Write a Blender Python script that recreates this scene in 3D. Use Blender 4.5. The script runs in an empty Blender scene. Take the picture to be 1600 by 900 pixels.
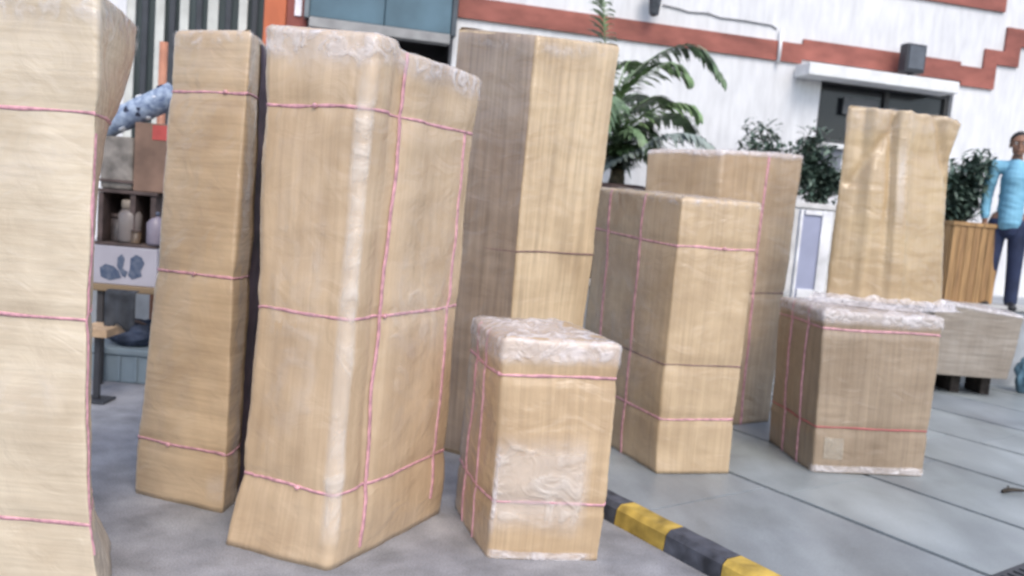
import bpy, bmesh, math, random
from mathutils import Vector, Matrix, noise
R = math.radians
random.seed(4)
S = bpy.context.scene
C = S.collection

# ------------------------------------------------------------------ camera, sky, sun, exposure
F_PX, PITCH, ROLL, EYE = 1300.0, R(5.77), R(4.7), 1.5
cr, sr, cp, sp = math.cos(ROLL), math.sin(ROLL), math.cos(PITCH), math.sin(PITCH)
AX_R, AX_D, AX_F = Vector((1, 0, 0)), Vector((0, -sp, -cp)), Vector((0, cp, -sp))
right = AX_R * cr - AX_D * sr
up = -(AX_R * sr + AX_D * cr)
cam_data = bpy.data.cameras.new('camera')
cam = bpy.data.objects.new('camera', cam_data); C.objects.link(cam)
m = Matrix((right, up, -AX_F)).transposed().to_4x4()
m.translation = (0, 0, EYE)
cam.matrix_world = m
cam_data.sensor_width = 36; cam_data.lens = 36 * F_PX / 1600
cam_data.clip_start = 0.05; cam_data.clip_end = 2000
S.camera = cam

SUN_EL, SUN_AZ = R(50), R(19)          # azimuth: from behind the camera, turned to its right
w = bpy.data.worlds.new('World'); S.world = w; w.use_nodes = True
nt = w.node_tree
sky = nt.nodes.new('ShaderNodeTexSky'); sky.sky_type = 'NISHITA'; sky.sun_disc = False
sky.sun_elevation = SUN_EL; sky.sun_rotation = math.pi - SUN_AZ
sky.air_density = 1.0; sky.dust_density = 2.2; sky.ozone_density = 1.0
bg = nt.nodes['Background']; bg.inputs[1].default_value = 0.15
nt.links.new(sky.outputs[0], bg.inputs[0])
sl = bpy.data.lights.new('sun', 'SUN'); sl.energy = 0.9; sl.angle = R(30); sl.color = (1, 0.94, 0.85)
sun = bpy.data.objects.new('sun', sl); C.objects.link(sun)
sdir = Vector((math.sin(SUN_AZ) * math.cos(SUN_EL), -math.cos(SUN_AZ) * math.cos(SUN_EL), math.sin(SUN_EL)))
sun.rotation_euler = sdir.to_track_quat('Z', 'Y').to_euler(); sun.location = (6, -8, 14)
S.view_settings.view_transform = 'Standard'; S.view_settings.look = 'None'
S.view_settings.gamma = 1; S.view_settings.exposure = 0.9
S.cycles.max_bounces = 6; S.cycles.transparent_max_bounces = 12
S.cycles.filter_width = 2.2
cam_data.dof.use_dof = True; cam_data.dof.focus_distance = 1.9; cam_data.dof.aperture_fstop = 3.7

# ------------------------------------------------------------------ survey helpers: read a place in the photo as a point in the world
def ray(x, y):
    u, v = x - 800, y - 450
    return (AX_R * (u * cr + v * sr) + AX_D * (-u * sr + v * cr) + AX_F * F_PX)
def ground(x, y, z=0.0):
    d = ray(x, y); s = (z - EYE) / d.z
    return Vector((0, 0, EYE)) + d * s
def at(x, y, Y):
    d = ray(x, y)
    return Vector((0, 0, EYE)) + d * (Y / d.y)

# ------------------------------------------------------------------ materials
MATS = {}
def mat(name, col, rough=0.7, var=0.12, scale=6.0, bump=0.1, stretch=(1, 1, 1), coat=0.0, metal=0.0, fine=0.0, col2=None, coords='Object', spec=0.4):
    if name in MATS: return MATS[name]
    M = bpy.data.materials.new(name); M.use_nodes = True
    N, L = M.node_tree.nodes, M.node_tree.links
    p = N['Principled BSDF']
    p.inputs['Roughness'].default_value = rough; p.inputs['Metallic'].default_value = metal
    p.inputs['Coat Weight'].default_value = coat; p.inputs['Coat Roughness'].default_value = 0.22
    p.inputs['Specular IOR Level'].default_value = spec
    tc = N.new('ShaderNodeTexCoord'); mp = N.new('ShaderNodeMapping')
    mp.inputs['Scale'].default_value = stretch
    L.new(tc.outputs[coords], mp.inputs[0])
    n1 = N.new('ShaderNodeTexNoise'); n1.inputs['Scale'].default_value = scale; n1.inputs['Detail'].default_value = 6
    L.new(mp.outputs[0], n1.inputs[0])
    c2 = col2 or tuple(c * (1 - 2.2 * var) for c in col)
    c1 = tuple(min(1, c * (1 + var)) for c in col)
    rp = N.new('ShaderNodeValToRGB')
    rp.color_ramp.elements[0].position = 0.3; rp.color_ramp.elements[0].color = (*c2, 1)
    rp.color_ramp.elements[1].position = 0.68; rp.color_ramp.elements[1].color = (*c1, 1)
    L.new(n1.outputs[0], rp.inputs[0])
    out = rp.outputs[0]
    if fine:
        n2 = N.new('ShaderNodeTexNoise'); n2.inputs['Scale'].default_value = 1.7; n2.inputs['Detail'].default_value = 5
        L.new(tc.outputs[coords], n2.inputs[0])
        mx = N.new('ShaderNodeMixRGB'); mx.blend_type = 'MULTIPLY'; mx.inputs[0].default_value = 1
        r2 = N.new('ShaderNodeValToRGB')
        r2.color_ramp.elements[0].position = 0.32; r2.color_ramp.elements[0].color = (1 - fine, 1 - fine, 1 - fine * 0.9, 1)
        r2.color_ramp.elements[1].position = 0.62; r2.color_ramp.elements[1].color = (1, 1, 1, 1)
        L.new(n2.outputs[0], r2.inputs[0]); L.new(out, mx.inputs[1]); L.new(r2.outputs[0], mx.inputs[2])
        out = mx.outputs[0]
    L.new(out, p.inputs['Base Color'])
    if bump:
        b = N.new('ShaderNodeBump'); b.inputs['Strength'].default_value = bump; b.inputs['Distance'].default_value = 0.02
        L.new(n1.outputs[0], b.inputs['Height']); L.new(b.outputs[0], p.inputs['Normal'])
    MATS[name] = M
    return M

def carton(name, col, upright=True, coat=0.35, lines=0.5):
    """corrugated wrapping board under stretch film: fine flutes, broad faint streaks, scuffs"""
    if name in MATS: return MATS[name]
    M = bpy.data.materials.new(name); M.use_nodes = True
    N, L = M.node_tree.nodes, M.node_tree.links
    p = N['Principled BSDF']; p.inputs['Roughness'].default_value = 0.55
    p.inputs['Coat Weight'].default_value = min(1, coat * 2.8); p.inputs['Coat Roughness'].default_value = 0.2
    uv = N.new('ShaderNodeUVMap'); uv.uv_map = 'uv'
    def noise_node(sc, st, det=4):
        mp = N.new('ShaderNodeMapping'); mp.inputs['Scale'].default_value = st
        L.new(uv.outputs[0], mp.inputs[0])
        n = N.new('ShaderNodeTexNoise'); n.inputs['Scale'].default_value = sc; n.inputs['Detail'].default_value = det
        L.new(mp.outputs[0], n.inputs[0]); return n
    st = (1, 0.025, 1) if upright else (0.05, 1, 1)
    flute = noise_node(75, st, 2); streak = noise_node(26, (1, 0.05, 1) if upright else (0.06, 1, 1), 3); blot = noise_node(3.2, (1, 1, 1), 6)
    def ramp(src, a, ca, b_, cb):
        r = N.new('ShaderNodeValToRGB'); e = r.color_ramp.elements
        e[0].position, e[0].color, e[1].position, e[1].color = a, (*ca, 1), b_, (*cb, 1)
        L.new(src.outputs[0], r.inputs[0]); return r.outputs[0]
    def mul(a, b_):
        x = N.new('ShaderNodeMixRGB'); x.blend_type = 'MULTIPLY'; x.inputs[0].default_value = 1
        L.new(a, x.inputs[1]); L.new(b_, x.inputs[2]); return x.outputs[0]
    base = ramp(blot, 0.3, tuple(c * k for c, k in zip(col, (0.84, 0.8, 0.76))), 0.66, tuple(min(1, c * 1.1) for c in col))
    lines *= 0.55
    lo = 1 - 0.45 * lines
    o = mul(base, ramp(streak, 0.36, (lo, lo * 0.985, lo * 0.97), 0.6, (1, 1, 1)))
    lo = 1 - 0.35 * lines
    o = mul(o, ramp(flute, 0.36, (lo, lo, lo), 0.6, (1, 1, 1)))
    L.new(o, p.inputs['Base Color'])
    ad = N.new('ShaderNodeMath'); ad.operation = 'ADD'
    L.new(flute.outputs[0], ad.inputs[0]); L.new(streak.outputs[0], ad.inputs[1])
    b = N.new('ShaderNodeBump'); b.inputs['Strength'].default_value = 0.16; b.inputs['Distance'].default_value = 0.006
    L.new(ad.outputs[0], b.inputs['Height']); L.new(b.outputs[0], p.inputs['Normal'])
    wr = noise_node(5.5, (1, 1.4, 1), 5); wr.inputs['Distortion'].default_value = 1.2
    rd_ = N.new('ShaderNodeTexNoise'); rd_.noise_type = 'RIDGED_MULTIFRACTAL'; rd_.inputs['Scale'].default_value = 3.0; rd_.inputs['Detail'].default_value = 3
    mp2 = N.new('ShaderNodeMapping'); mp2.inputs['Scale'].default_value = (1.0, 1.9, 1); mp2.inputs['Rotation'].default_value = (0, 0, 0.5)
    L.new(uv.outputs[0], mp2.inputs[0]); L.new(mp2.outputs[0], rd_.inputs[0])
    a2 = N.new('ShaderNodeMath'); a2.operation = 'MULTIPLY_ADD'; a2.inputs[1].default_value = 0.30
    L.new(rd_.outputs[0], a2.inputs[0]); L.new(wr.outputs[0], a2.inputs[2])
    b2 = N.new('ShaderNodeBump'); b2.inputs['Strength'].default_value = 0.75; b2.inputs['Distance'].default_value = 0.03
    L.new(a2.outputs[0], b2.inputs['Height']); L.new(b2.outputs[0], p.inputs['Coat Normal'])
    b3 = N.new('ShaderNodeBump'); b3.inputs['Strength'].default_value = 0.17; b3.inputs['Distance'].default_value = 0.02
    L.new(a2.outputs[0], b3.inputs['Height']); L.new(b.outputs[0], b3.inputs['Normal']); L.new(b3.outputs[0], p.inputs['Normal'])
    MATS[name] = M
    return M

def film(name, col, lo, hi, sc=14):
    """crumpled layers of stretch film: milky where the layers gather, clear where they are thin"""
    if name in MATS: return MATS[name]
    M = bpy.data.materials.new(name); M.use_nodes = True
    N, L = M.node_tree.nodes, M.node_tree.links
    p = N['Principled BSDF']; p.inputs['Base Color'].default_value = (*col, 1); p.inputs['Roughness'].default_value = 0.11; p.inputs['Specular IOR Level'].default_value = 0.7
    tc = N.new('ShaderNodeTexCoord'); n = N.new('ShaderNodeTexNoise'); n.inputs['Scale'].default_value = sc * 0.8; n.inputs['Detail'].default_value = 4; n.inputs['Distortion'].default_value = 1.6
    L.new(tc.outputs['Object'], n.inputs[0])
    rg = N.new('ShaderNodeTexNoise'); rg.noise_type = 'RIDGED_MULTIFRACTAL'; rg.inputs['Scale'].default_value = sc * 0.55; rg.inputs['Detail'].default_value = 4; rg.inputs['Distortion'].default_value = 0.8
    L.new(tc.outputs['Object'], rg.inputs[0])
    mm = N.new('ShaderNodeMath'); mm.operation = 'MULTIPLY_ADD'; mm.inputs[1].default_value = 0.16; L.new(rg.outputs[0], mm.inputs[0]); L.new(n.outputs[0], mm.inputs[2])
    n = mm
    mr = N.new('ShaderNodeMapRange'); mr.inputs[1].default_value = 0.45; mr.inputs[2].default_value = 0.95
    mr.inputs[3].default_value = lo; mr.inputs[4].default_value = hi
    L.new(n.outputs[0], mr.inputs[0])
    uv = N.new('ShaderNodeUVMap'); uv.uv_map = 'thin'; sep = N.new('ShaderNodeSeparateXYZ'); L.new(uv.outputs[0], sep.inputs[0])
    mu = N.new('ShaderNodeMath'); mu.operation = 'MULTIPLY'; mu.use_clamp = True
    L.new(mr.outputs[0], mu.inputs[0]); L.new(sep.outputs[0], mu.inputs[1]); L.new(mu.outputs[0], p.inputs['Alpha'])
    b = N.new('ShaderNodeBump'); b.inputs['Strength'].default_value = 0.9; b.inputs['Distance'].default_value = 0.03
    L.new(n.outputs[0], b.inputs['Height']); L.new(b.outputs[0], p.inputs['Normal'])
    MATS[name] = M
    return M

# ------------------------------------------------------------------ object helpers
def link(name, me, m=None, parent=None, smooth=False):
    o = bpy.data.objects.new(name, me); C.objects.link(o)
    if m: me.materials.append(m)
    if smooth:
        for p in me.polygons: p.use_smooth = True
    if parent: o.parent = parent
    return o
def mesh(name, vs, fs, m, parent=None, smooth=False):
    me = bpy.data.meshes.new(name); me.from_pydata([tuple(v) for v in vs], [], fs); me.update()
    return link(name, me, m, parent, smooth)
def bm_obj(name, bm, m, parent=None, smooth=False):
    me = bpy.data.meshes.new(name); bmesh.ops.recalc_face_normals(bm, faces=bm.faces); bm.to_mesh(me); bm.free()
    return link(name, me, m, parent, smooth)
def thing(name, label, cat, loc=(0, 0, 0), rz=0.0, group=None):
    o = bpy.data.objects.new(name, None); C.objects.link(o); o.location = loc; o.rotation_euler.z = rz; o.empty_display_size = 0.1
    o['label'] = label; o['category'] = cat
    if group: o['group'] = group
    return o
def tag(o, label, cat, group=None):
    o['label'] = label; o['category'] = cat
    if group: o['group'] = group
    return o
def struct(o): o['kind'] = 'structure'; return o
def add_box(bm, x0, x1, y0, y1, z0, z1, bev=0.0, M=None):
    r = bmesh.ops.create_cube(bm, size=1)
    vs = r['verts']
    for v in vs:
        v.co = Vector(((x0 + x1) / 2 + v.co.x * (x1 - x0), (y0 + y1) / 2 + v.co.y * (y1 - y0), (z0 + z1) / 2 + v.co.z * (z1 - z0)))
    if bev:
        es = list({e for v in vs for e in v.link_edges})
        bmesh.ops.bevel(bm, geom=es, offset=bev, segments=2, affect='EDGES', profile=0.6)
    if M:
        bmesh.ops.transform(bm, matrix=M, verts=bm.verts[:])
def box(name, x0, x1, y0, y1, z0, z1, m, parent=None, bev=0.0, M=None):
    bm = bmesh.new(); add_box(bm, x0, x1, y0, y1, z0, z1, bev, M)
    return bm_obj(name, bm, m, parent)
def tube(bm, pts, rads, n=8, flat=1.0):
    pts = [Vector(p) for p in pts]; rings = []
    ref = Vector((0, 0, 1)) if abs((pts[-1] - pts[0]).normalized().z) < 0.9 else Vector((1, 0, 0))
    for i, p in enumerate(pts):
        t = (pts[min(i + 1, len(pts) - 1)] - pts[max(i - 1, 0)]).normalized()
        a = t.cross(ref).normalized(); b = a.cross(t)
        r = rads[i] if isinstance(rads, (list, tuple)) else rads
        ra, rb = r if isinstance(r, tuple) else (r, r * flat)
        rings.append([bm.verts.new(p + a * ra * math.cos(k * 2 * math.pi / n) + b * rb * math.sin(k * 2 * math.pi / n)) for k in range(n)])
    for A, B in zip(rings, rings[1:]):
        for k in range(n): bm.faces.new((A[k], A[(k + 1) % n], B[(k + 1) % n], B[k]))
    bm.faces.new(rings[0][::-1]); bm.faces.new(rings[-1])

def lathe(name, prof, m, parent=None, n=28):
    vs, fs = [], []
    for r, z in prof:
        for k in range(n): vs.append((r * math.cos(2 * math.pi * k / n), r * math.sin(2 * math.pi * k / n), z))
    for i in range(len(prof) - 1):
        for k in range(n): fs.append((i * n + k, i * n + (k + 1) % n, (i + 1) * n + (k + 1) % n, (i + 1) * n + k))
    fs.append(tuple(range(n))[::-1]); fs.append(tuple(range((len(prof) - 1) * n, len(prof) * n)))
    return mesh(name, vs, fs, m, parent, True)

# ------------------------------------------------------------------ ground, paving, kerb
E1 = Vector((-0.57, 0.82, 0)).normalized(); E2 = Vector((0.82, 0.57, 0)).normalized()   # along the kerb (away), across it
GM = Matrix((E2, E1, Vector((0, 0, 1)))).transposed().to_4x4()     # local x = across, y = along
m_earth = mat('joint_grey', (0.055, 0.065, 0.075), 0.9, 0.2, 9)
struct(mesh('ground', [(-400, -400, -0.03), (400, -400, -0.03), (400, 400, -0.03), (-400, 400, -0.03)], [(0, 1, 2, 3)], m_earth))
m_fore = mat('worn_concrete', (0.35, 0.35, 0.37), 0.8, 0.14, 5, 0.25, (1, 1, 1), fine=0.2)
def weather(M, stain, grit):
    N, L = M.node_tree.nodes, M.node_tree.links; p = N['Principled BSDF']
    src = p.inputs['Base Color'].links[0].from_socket; tc = N.new('ShaderNodeTexCoord')
    def layer(src, node, lo, hi, dark):
        L.new(tc.outputs['Object'], node.inputs[0] if 'Vector' not in node.inputs else node.inputs['Vector'])
        r = N.new('ShaderNodeValToRGB'); e = r.color_ramp.elements
        e[0].position, e[0].color, e[1].position, e[1].color = lo, (dark, dark, dark * 0.98, 1), hi, (1, 1, 1, 1)
        L.new(node.outputs[0], r.inputs[0]); x = N.new('ShaderNodeMixRGB'); x.blend_type = 'MULTIPLY'; x.inputs[0].default_value = 1
        L.new(src, x.inputs[1]); L.new(r.outputs[0], x.inputs[2]); return x.outputs[0]
    g = N.new('ShaderNodeTexNoise'); g.inputs['Scale'].default_value = 140; g.inputs['Detail'].default_value = 2
    src = layer(src, g, 0.34, 0.6, 1 - grit)
    t = N.new('ShaderNodeTexNoise'); t.inputs['Scale'].default_value = 1.1; t.inputs['Detail'].default_value = 9; t.inputs['Roughness'].default_value = 0.7; t.inputs['Distortion'].default_value = 0.6
    src = layer(src, t, 0.36, 0.52, 1 - stain)
    L.new(src, p.inputs['Base Color'])
weather(m_fore, 0.24, 0.3)
fc = box('forecourt', -30, 2.705, -12, 14, -0.025, 0.0, m_fore, None, 0, GM); struct(fc)

pav = bpy.data.objects.new('stone_paving', None); C.objects.link(pav); pav['kind'] = 'structure'
m_slabs = [mat('slab_stone_' + 'abc'[i], c, 0.38, 0.14, 2.2, 0.08, (1, 0.3, 1), fine=0.2) for i, c in enumerate([(0.325, 0.36, 0.37), (0.34, 0.375, 0.385), (0.30, 0.33, 0.35)])]
for M_ in m_slabs: weather(M_, 0.16, 0.15)
cs = [2.84] + [3.95 + 0.84 * k for k in range(0, 12)]
rs = random.Random(7)
for i in range(len(cs) - 1):
    a = -2.2 + rs.uniform(0, 0.6)
    while a < 10:
        ln = 1.65
        jit = rs.uniform(-0.002, 0.002)
        box('slab', cs[i] + 0.017, cs[i + 1] - 0.017, a + 0.004, a + ln - 0.004, -0.026, jit, rs.choice(m_slabs), pav, 0.004, GM)
        a += ln

kerb = bpy.data.objects.new('kerb', None); C.objects.link(kerb); kerb['kind'] = 'structure'
m_yel = mat('kerb_yellow', (0.60, 0.41, 0.085), 0.6, 0.22, 11, 0.3, fine=0.3)
m_blk = mat('kerb_black', (0.075, 0.08, 0.10), 0.65, 0.3, 11, 0.3)
for k in range(-12, 22):
    a0 = 2.54 + 0.335 * k
    bm = bmesh.new()
    pr = [(2.71, 0), (2.72, 0.07), (2.745, 0.092), (2.83, 0.092), (2.85, 0.075), (2.855, 0)]
    n = 5
    rings = []
    for j in range(n):
        aa = a0 + 0.003 + (0.329) * j / (n - 1)
        rings.append([bm.verts.new(GM @ Vector((c + 0.004 * noise.noise((c * 9, aa * 9, z * 9)), aa, z + (0.004 * noise.noise((c * 7, aa * 8, 3.1)) if z > 0.01 else -0.02)))) for c, z in pr])
    for A, B in zip(rings, rings[1:]):
        for q in range(len(pr)): bm.faces.new((A[q], A[(q + 1) % 6], B[(q + 1) % 6], B[q]))
    bm.faces.new(rings[0]); bm.faces.new(rings[-1][::-1])
    bm_obj('kerb_stone', bm, m_yel if k % 2 == 0 else m_blk, kerb)

# ------------------------------------------------------------------ building: raised terrace, wall, bands, window, gate
WD = Vector((0.97, 0.2432, 0)).normalized(); WN = Vector((-WD.y, WD.x, 0))      # along the wall (to the right), into the wall
TER_Z = 0.8
P0 = Vector((5.1, 8.75, 0)); W0 = P0 + WN * 2.0
WM = Matrix((WD, WN, Vector((0, 0, 1)))).transposed().to_4x4()
WM.translation = W0                                                    # wall coordinates: x along, y into the wall, z up
def onwall(x, y, off=0.0):
    d = ray(x, y); o = Vector((0, 0, EYE)); c = W0 + WN * off
    s = (c - o).dot(WN) / d.dot(WN); p = o + d * s
    q = p - W0
    return q.dot(WD), p.z
m_ter = mat('terrace_concrete', (0.33, 0.35, 0.37), 0.75, 0.15, 4, 0.2, fine=0.15)
ter = struct(box('terrace', -14, 16, -2.0, 3.6, -0.02, TER_Z, m_ter, None, 0.015, WM))
box('terrace_edge', -14, 16, -2.03, -1.7, TER_Z + 0.002, TER_Z + 0.05, mat('edge_stone', (0.42, 0.42, 0.41), 0.6, 0.1, 5), ter, 0.01, WM)

bld = thing('building', 'white rendered building with stepped terracotta bands behind the wrapped boxes', 'building')
m_wall = mat('white_render', (0.69, 0.695, 0.71), 0.85, 0.05, 9, 0.15, (1.5, 1.5, 0.35), fine=0.08)
m_band = mat('terracotta', (0.32, 0.11, 0.085), 0.75, 0.14, 7, 0.3, (0.4, 1, 1), fine=0.18)
gx0, gx1 = onwall(196, 60)[0], onwall(412, 60)[0]
dx0, dx1 = onwall(484, 60)[0], onwall(708, 60)[0]
wx0, wx1 = onwall(1281, 150)[0], onwall(1487, 170)[0]
wz1, wz0 = onwall(1380, 133)[1], onwall(1278, 222)[1]
pan_b = onwall(600, 46)[1]
holes = [(gx0, gx1, TER_Z + 0.03, 5.0), (dx0, dx1, TER_Z + 0.03, pan_b), (wx0, wx1, wz0, wz1)]
xs = sorted({-14, 16, *[h[0] for h in holes], *[h[1] for h in holes]}); zs = sorted({TER_Z + 0.002, 6.5, *[h[2] for h in holes], *[h[3] for h in holes]})
bm = bmesh.new(); vd = {}
def V(i, k, y):
    if (i, k, y) not in vd: vd[(i, k, y)] = bm.verts.new(WM @ Vector((xs[i], y, zs[k])))
    return vd[(i, k, y)]
def solid(i, k):
    if not (0 <= i < len(xs) - 1 and 0 <= k < len(zs) - 1): return False
    cx, cz = (xs[i] + xs[i + 1]) / 2, (zs[k] + zs[k + 1]) / 2
    return not any(h[0] < cx < h[1] and h[2] < cz < h[3] for h in holes)
for i in range(len(xs) - 1):
    for k in range(len(zs) - 1):
        if not solid(i, k): continue
        for y in (0, 0.25): bm.faces.new((V(i, k, y), V(i + 1, k, y), V(i + 1, k + 1, y), V(i, k + 1, y)))
        for di, dk, a, b in ((-1, 0, (i, k), (i, k + 1)), (1, 0, (i + 1, k), (i + 1, k + 1)), (0, -1, (i, k), (i + 1, k)), (0, 1, (i, k + 1), (i + 1, k + 1))):
            if not solid(i + di, k + dk): bm.faces.new((V(*a, 0), V(*b, 0), V(*b, 0.25), V(*a, 0.25)))
bm_obj('wall', bm, m_wall, bld)
m_dark = mat('dim_interior', (0.10, 0.10, 0.105), 0.9, 0.2, 3)
bm = bmesh.new()
for a in ((-14, 16, 2.4, 2.45, TER_Z, 6.4), (-14, 16, 0.252, 2.398, 5.3, 5.35), (-14, -13.9, 0.252, 2.398, TER_Z + .003, 5.29), (15.9, 16, 0.252, 2.398, TER_Z + .003, 5.29), (1.5 * 0 - 2.6, -2.5, 0.252, 2.398, TER_Z + .003, 5.29)): add_box(bm, *a)
bmesh.ops.transform(bm, matrix=WM, verts=bm.verts[:])
bm_obj('interior', bm, m_dark, bld)

def band(name, pts, m=m_band, y0=-0.035, y1=-0.002):
    vs = [WM @ Vector((a, y, z)) for y in (y0, y1) for a, z in pts]; n = len(pts)
    fs = [tuple(range(n)), tuple(range(n, 2 * n))[::-1]] + [(i, n + i, n + (i + 1) % n, (i + 1) % n) for i in range(n)]
    bm = bmesh.new(); bv = [bm.verts.new(v) for v in vs]
    for f in fs: bm.faces.new([bv[i] for i in f])
    return bm_obj(name, bm, m, bld)
# main band: heights read at a few places and levelled
zt, zb = onwall(1000, 34)[1], onwall(1000, 66)[1]
hb = zt - zb
X = lambda px, py=80: onwall(px, py)[0]
up1, dn = onwall(1300, 66)[1] - zt, 0
st = hb * 0.33
a = [X(716, 10), X(1212, 85), X(1216, 85), X(1252, 80), X(1502, 100), X(1533, 110), X(1566, 90), 16]
band('band', [(a[0], zb), (a[1], zb), (a[1], zt), (a[0], zt)])
z2t = onwall(1256, 62)[1]; z2b = z2t - hb * 1.05
band('band', [(a[2], zb), (a[3] + 0.0, zb), (a[3], z2b), (a[4], z2b), (a[4], onwall(1502, 134)[1]), (X(1552, 120), onwall(1502, 134)[1]), (X(1552, 120), onwall(1566, 103)[1]), (X(1590, 90), onwall(1566, 103)[1]), (X(1590, 90), onwall(1566, 70)[1]), (16, onwall(1566, 70)[1]), (16, onwall(1566, 42)[1]), (a[6], onwall(1566, 42)[1]), (a[6], onwall(1533, 76)[1]), (a[5], onwall(1533, 76)[1]), (a[5], onwall(1502, 103)[1]), (X(1500, 90), onwall(1502, 103)[1]), (X(1500, 90), z2t), (a[3], z2t), (a[3], zt), (a[2], zt)])
z3 = onwall(1470, 4)[1]
band('band', [(X(1372, 5), z3), (X(1570, 5), z3), (X(1570, 5), z3 + 0.25), (X(1372, 5), z3 + 0.25)])
# window with hood
hx0, hx1 = onwall(1266, 100, -0.35)[0], onwall(1500, 130, -0.35)[0]
hz1, hz0 = onwall(1380, 112, -0.35)[1], onwall(1380, 131, -0.35)[1]
m_hood = mat('hood_white', (0.74, 0.745, 0.75), 0.7, 0.06, 6)
hood = box('window_hood', hx0, hx1, -0.35, -0.037, hz0, hz1, m_hood, bld, 0.012, WM)
win = box('window', wx0 + .003, wx1 - .003, 0.1, 0.16, wz0 + .003, wz1 - .003, mat('dark_glass', (0.02, 0.023, 0.027), 0.12, 0.1, 3), bld, 0, WM)
m_alu = mat('dark_frame', (0.05, 0.052, 0.055), 0.5)
bm = bmesh.new(); wm_ = wx0 + (wx1 - wx0) * 0.52
for q in ((wx0 + .004, wx1 - .004, .06, .099, wz0 + .004, wz0 + .06), (wx0 + .004, wx1 - .004, .06, .099, wz1 - .06, wz1 - .004), (wx0 + .004, wx0 + .06, .062, .097, wz0 + .06, wz1 - .06), (wx1 - .06, wx1 - .004, .062, .097, wz0 + .06, wz1 - .06), (wm_ - .03, wm_ + .03, .062, .097, wz0 + .06, wz1 - .06)): add_box(bm, *q)
bmesh.ops.transform(bm, matrix=WM, verts=bm.verts[:])
bm_obj('window_frame', bm, m_alu, win)
pz = (onwall(1320, 150)[1], onwall(1320, 178)[1])
box('shutter', X(1322, 150), X(1376, 150), 0.03, 0.055, pz[1], pz[0], mat('shutter_grey', (0.12, 0.125, 0.13), 0.6), win, 0.004, WM)
box('sill', wx0 - 0.06, wx1 + 0.06, -0.08, 0.058, wz0 - 0.06, wz0 - 0.003, m_hood, win, 0.006, WM)
box('lower_panel', X(1277, 212), X(1318, 212), -0.02, 0.0, wz0 - 0.32, wz0 - 0.064, mat('panel_bluegrey', (0.20, 0.215, 0.25), 0.6), bld, 0.004, WM)
# fixture on the hood
sp_x0, sp_x1 = onwall(1417, 85, -0.3)[0], onwall(1448, 85, -0.3)[0]
fz1 = onwall(1432, 68, -0.3)[1]
fx = thing('floodlight', 'small dark square floodlight standing on the white window hood', 'floodlight')
m_blkm = mat('black_metal', (0.045, 0.047, 0.055), 0.45, 0.1, 8)
box('housing', sp_x0, sp_x1, -0.30, -0.16, hz1 + 0.05, fz1, m_blkm, fx, 0.015, WM)
box('lens', sp_x0 + .03, sp_x1 - .03, -0.312, -0.301, hz1 + 0.09, fz1 - 0.03, mat('lens_grey', (0.10, 0.11, 0.13), 0.15), fx, 0.003, WM)
box('bracket', (sp_x0 + sp_x1) / 2 - .03, (sp_x0 + sp_x1) / 2 + .03, -0.25, -0.2, hz1 + 0.001, hz1 + 0.049, m_blkm, fx, 0, WM)
# wall lamp, cable, pipe
lx, lz = onwall(1023, 8, -0.2)
lamp = thing('wall_lamp', 'dark lantern hanging on the white wall above the palm', 'wall lamp', WM @ Vector((lx, -0.2, lz)), math.atan2(WD.y, WD.x))
lathe('lamp_body', [(0.012, -0.125), (0.045, -0.115), (0.06, -0.09), (0.085, 0.12), (0.10, 0.15)], mat('lantern_glass', (0.09, 0.10, 0.115), 0.25, 0.2, 20), lamp, 6)
lathe('lamp_cap', [(0.125, 0.151), (0.12, 0.17), (0.03, 0.25), (0.012, 0.29)], m_blkm, lamp, 6)
bm = bmesh.new(); tube(bm, [(0, 0, 0.285), (0, 0.03, 0.33), (0, 0.1, 0.34), (0, 0.197, 0.3)], 0.014, 6); bm_obj('lamp_arm', bm, m_blkm, lamp, True)
bm = bmesh.new()
cpts = [onwall(px, py) for px, py in ((1035, 8), (1060, 14), (1075, 19), (1105, 21), (1125, 28), (1165, 33), (1205, 40), (1213, 46))]
tube(bm, [WM @ Vector((q[0], -0.014, q[1])) for q in cpts], 0.009, 6)
tag(bm_obj('cable', bm, mat('cable_grey', (0.25, 0.25, 0.26), 0.6)), 'thin grey cable running along the white wall beside the lantern', 'cable')
bm = bmesh.new(); q = onwall(1213, 46); q2 = onwall(1214, 100)
tube(bm, [WM @ Vector((a[1] + 0.017, -0.05, q[1])), WM @ Vector((a[1] + 0.017, -0.05, q2[1]))], 0.022, 8)
tag(bm_obj('drainpipe', bm, mat('pipe_white', (0.78, 0.78, 0.79), 0.5), None, True), 'thin white pipe crossing the terracotta band below the cable', 'pipe')

# barred gate at the building's far end
gate = thing('gate', 'dark teal gate with pale upright bars behind the slim tall box', 'gate')
m_teal_d = mat('gate_teal', (0.06, 0.085, 0.095), 0.55, 0.2, 3, 0.05, (1, 1, .2))
m_bar = mat('gate_bar_pale', (0.52, 0.53, 0.50), 0.5, 0.1, 5)
box('backing_panel', gx0 + .004, gx1 - .004, 0.12, 0.16, TER_Z + .04, 4.99, m_teal_d, gate, 0, WM)
for px in (203, 249, 287, 332, 379):
    xc = X(px, 30); hw = 0.052 if px == 332 else 0.044
    box('bar', xc - hw, xc + hw, 0.02, 0.075, TER_Z + .10, 4.9, m_bar, gate, 0.01, WM)
for px in (225, 268, 310, 356, 397):
    xc = X(px, 30)
    box('bar', xc - 0.03, xc + 0.03, 0.03, 0.07, TER_Z + .10, 4.9, mat('gate_bar_dark', (0.035, 0.04, 0.05), 0.5), gate, 0.008, WM)
for z in (TER_Z + 0.04, 4.90): box('rail', gx0 + .006, gx1 - .006, 0.015, 0.08, z, z + 0.058, m_teal_d, gate, 0.006, WM)
m_or = mat('orange_red', (0.52, 0.14, 0.06), 0.6, 0.12, 5, 0.1, (1, 1, .3))
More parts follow.
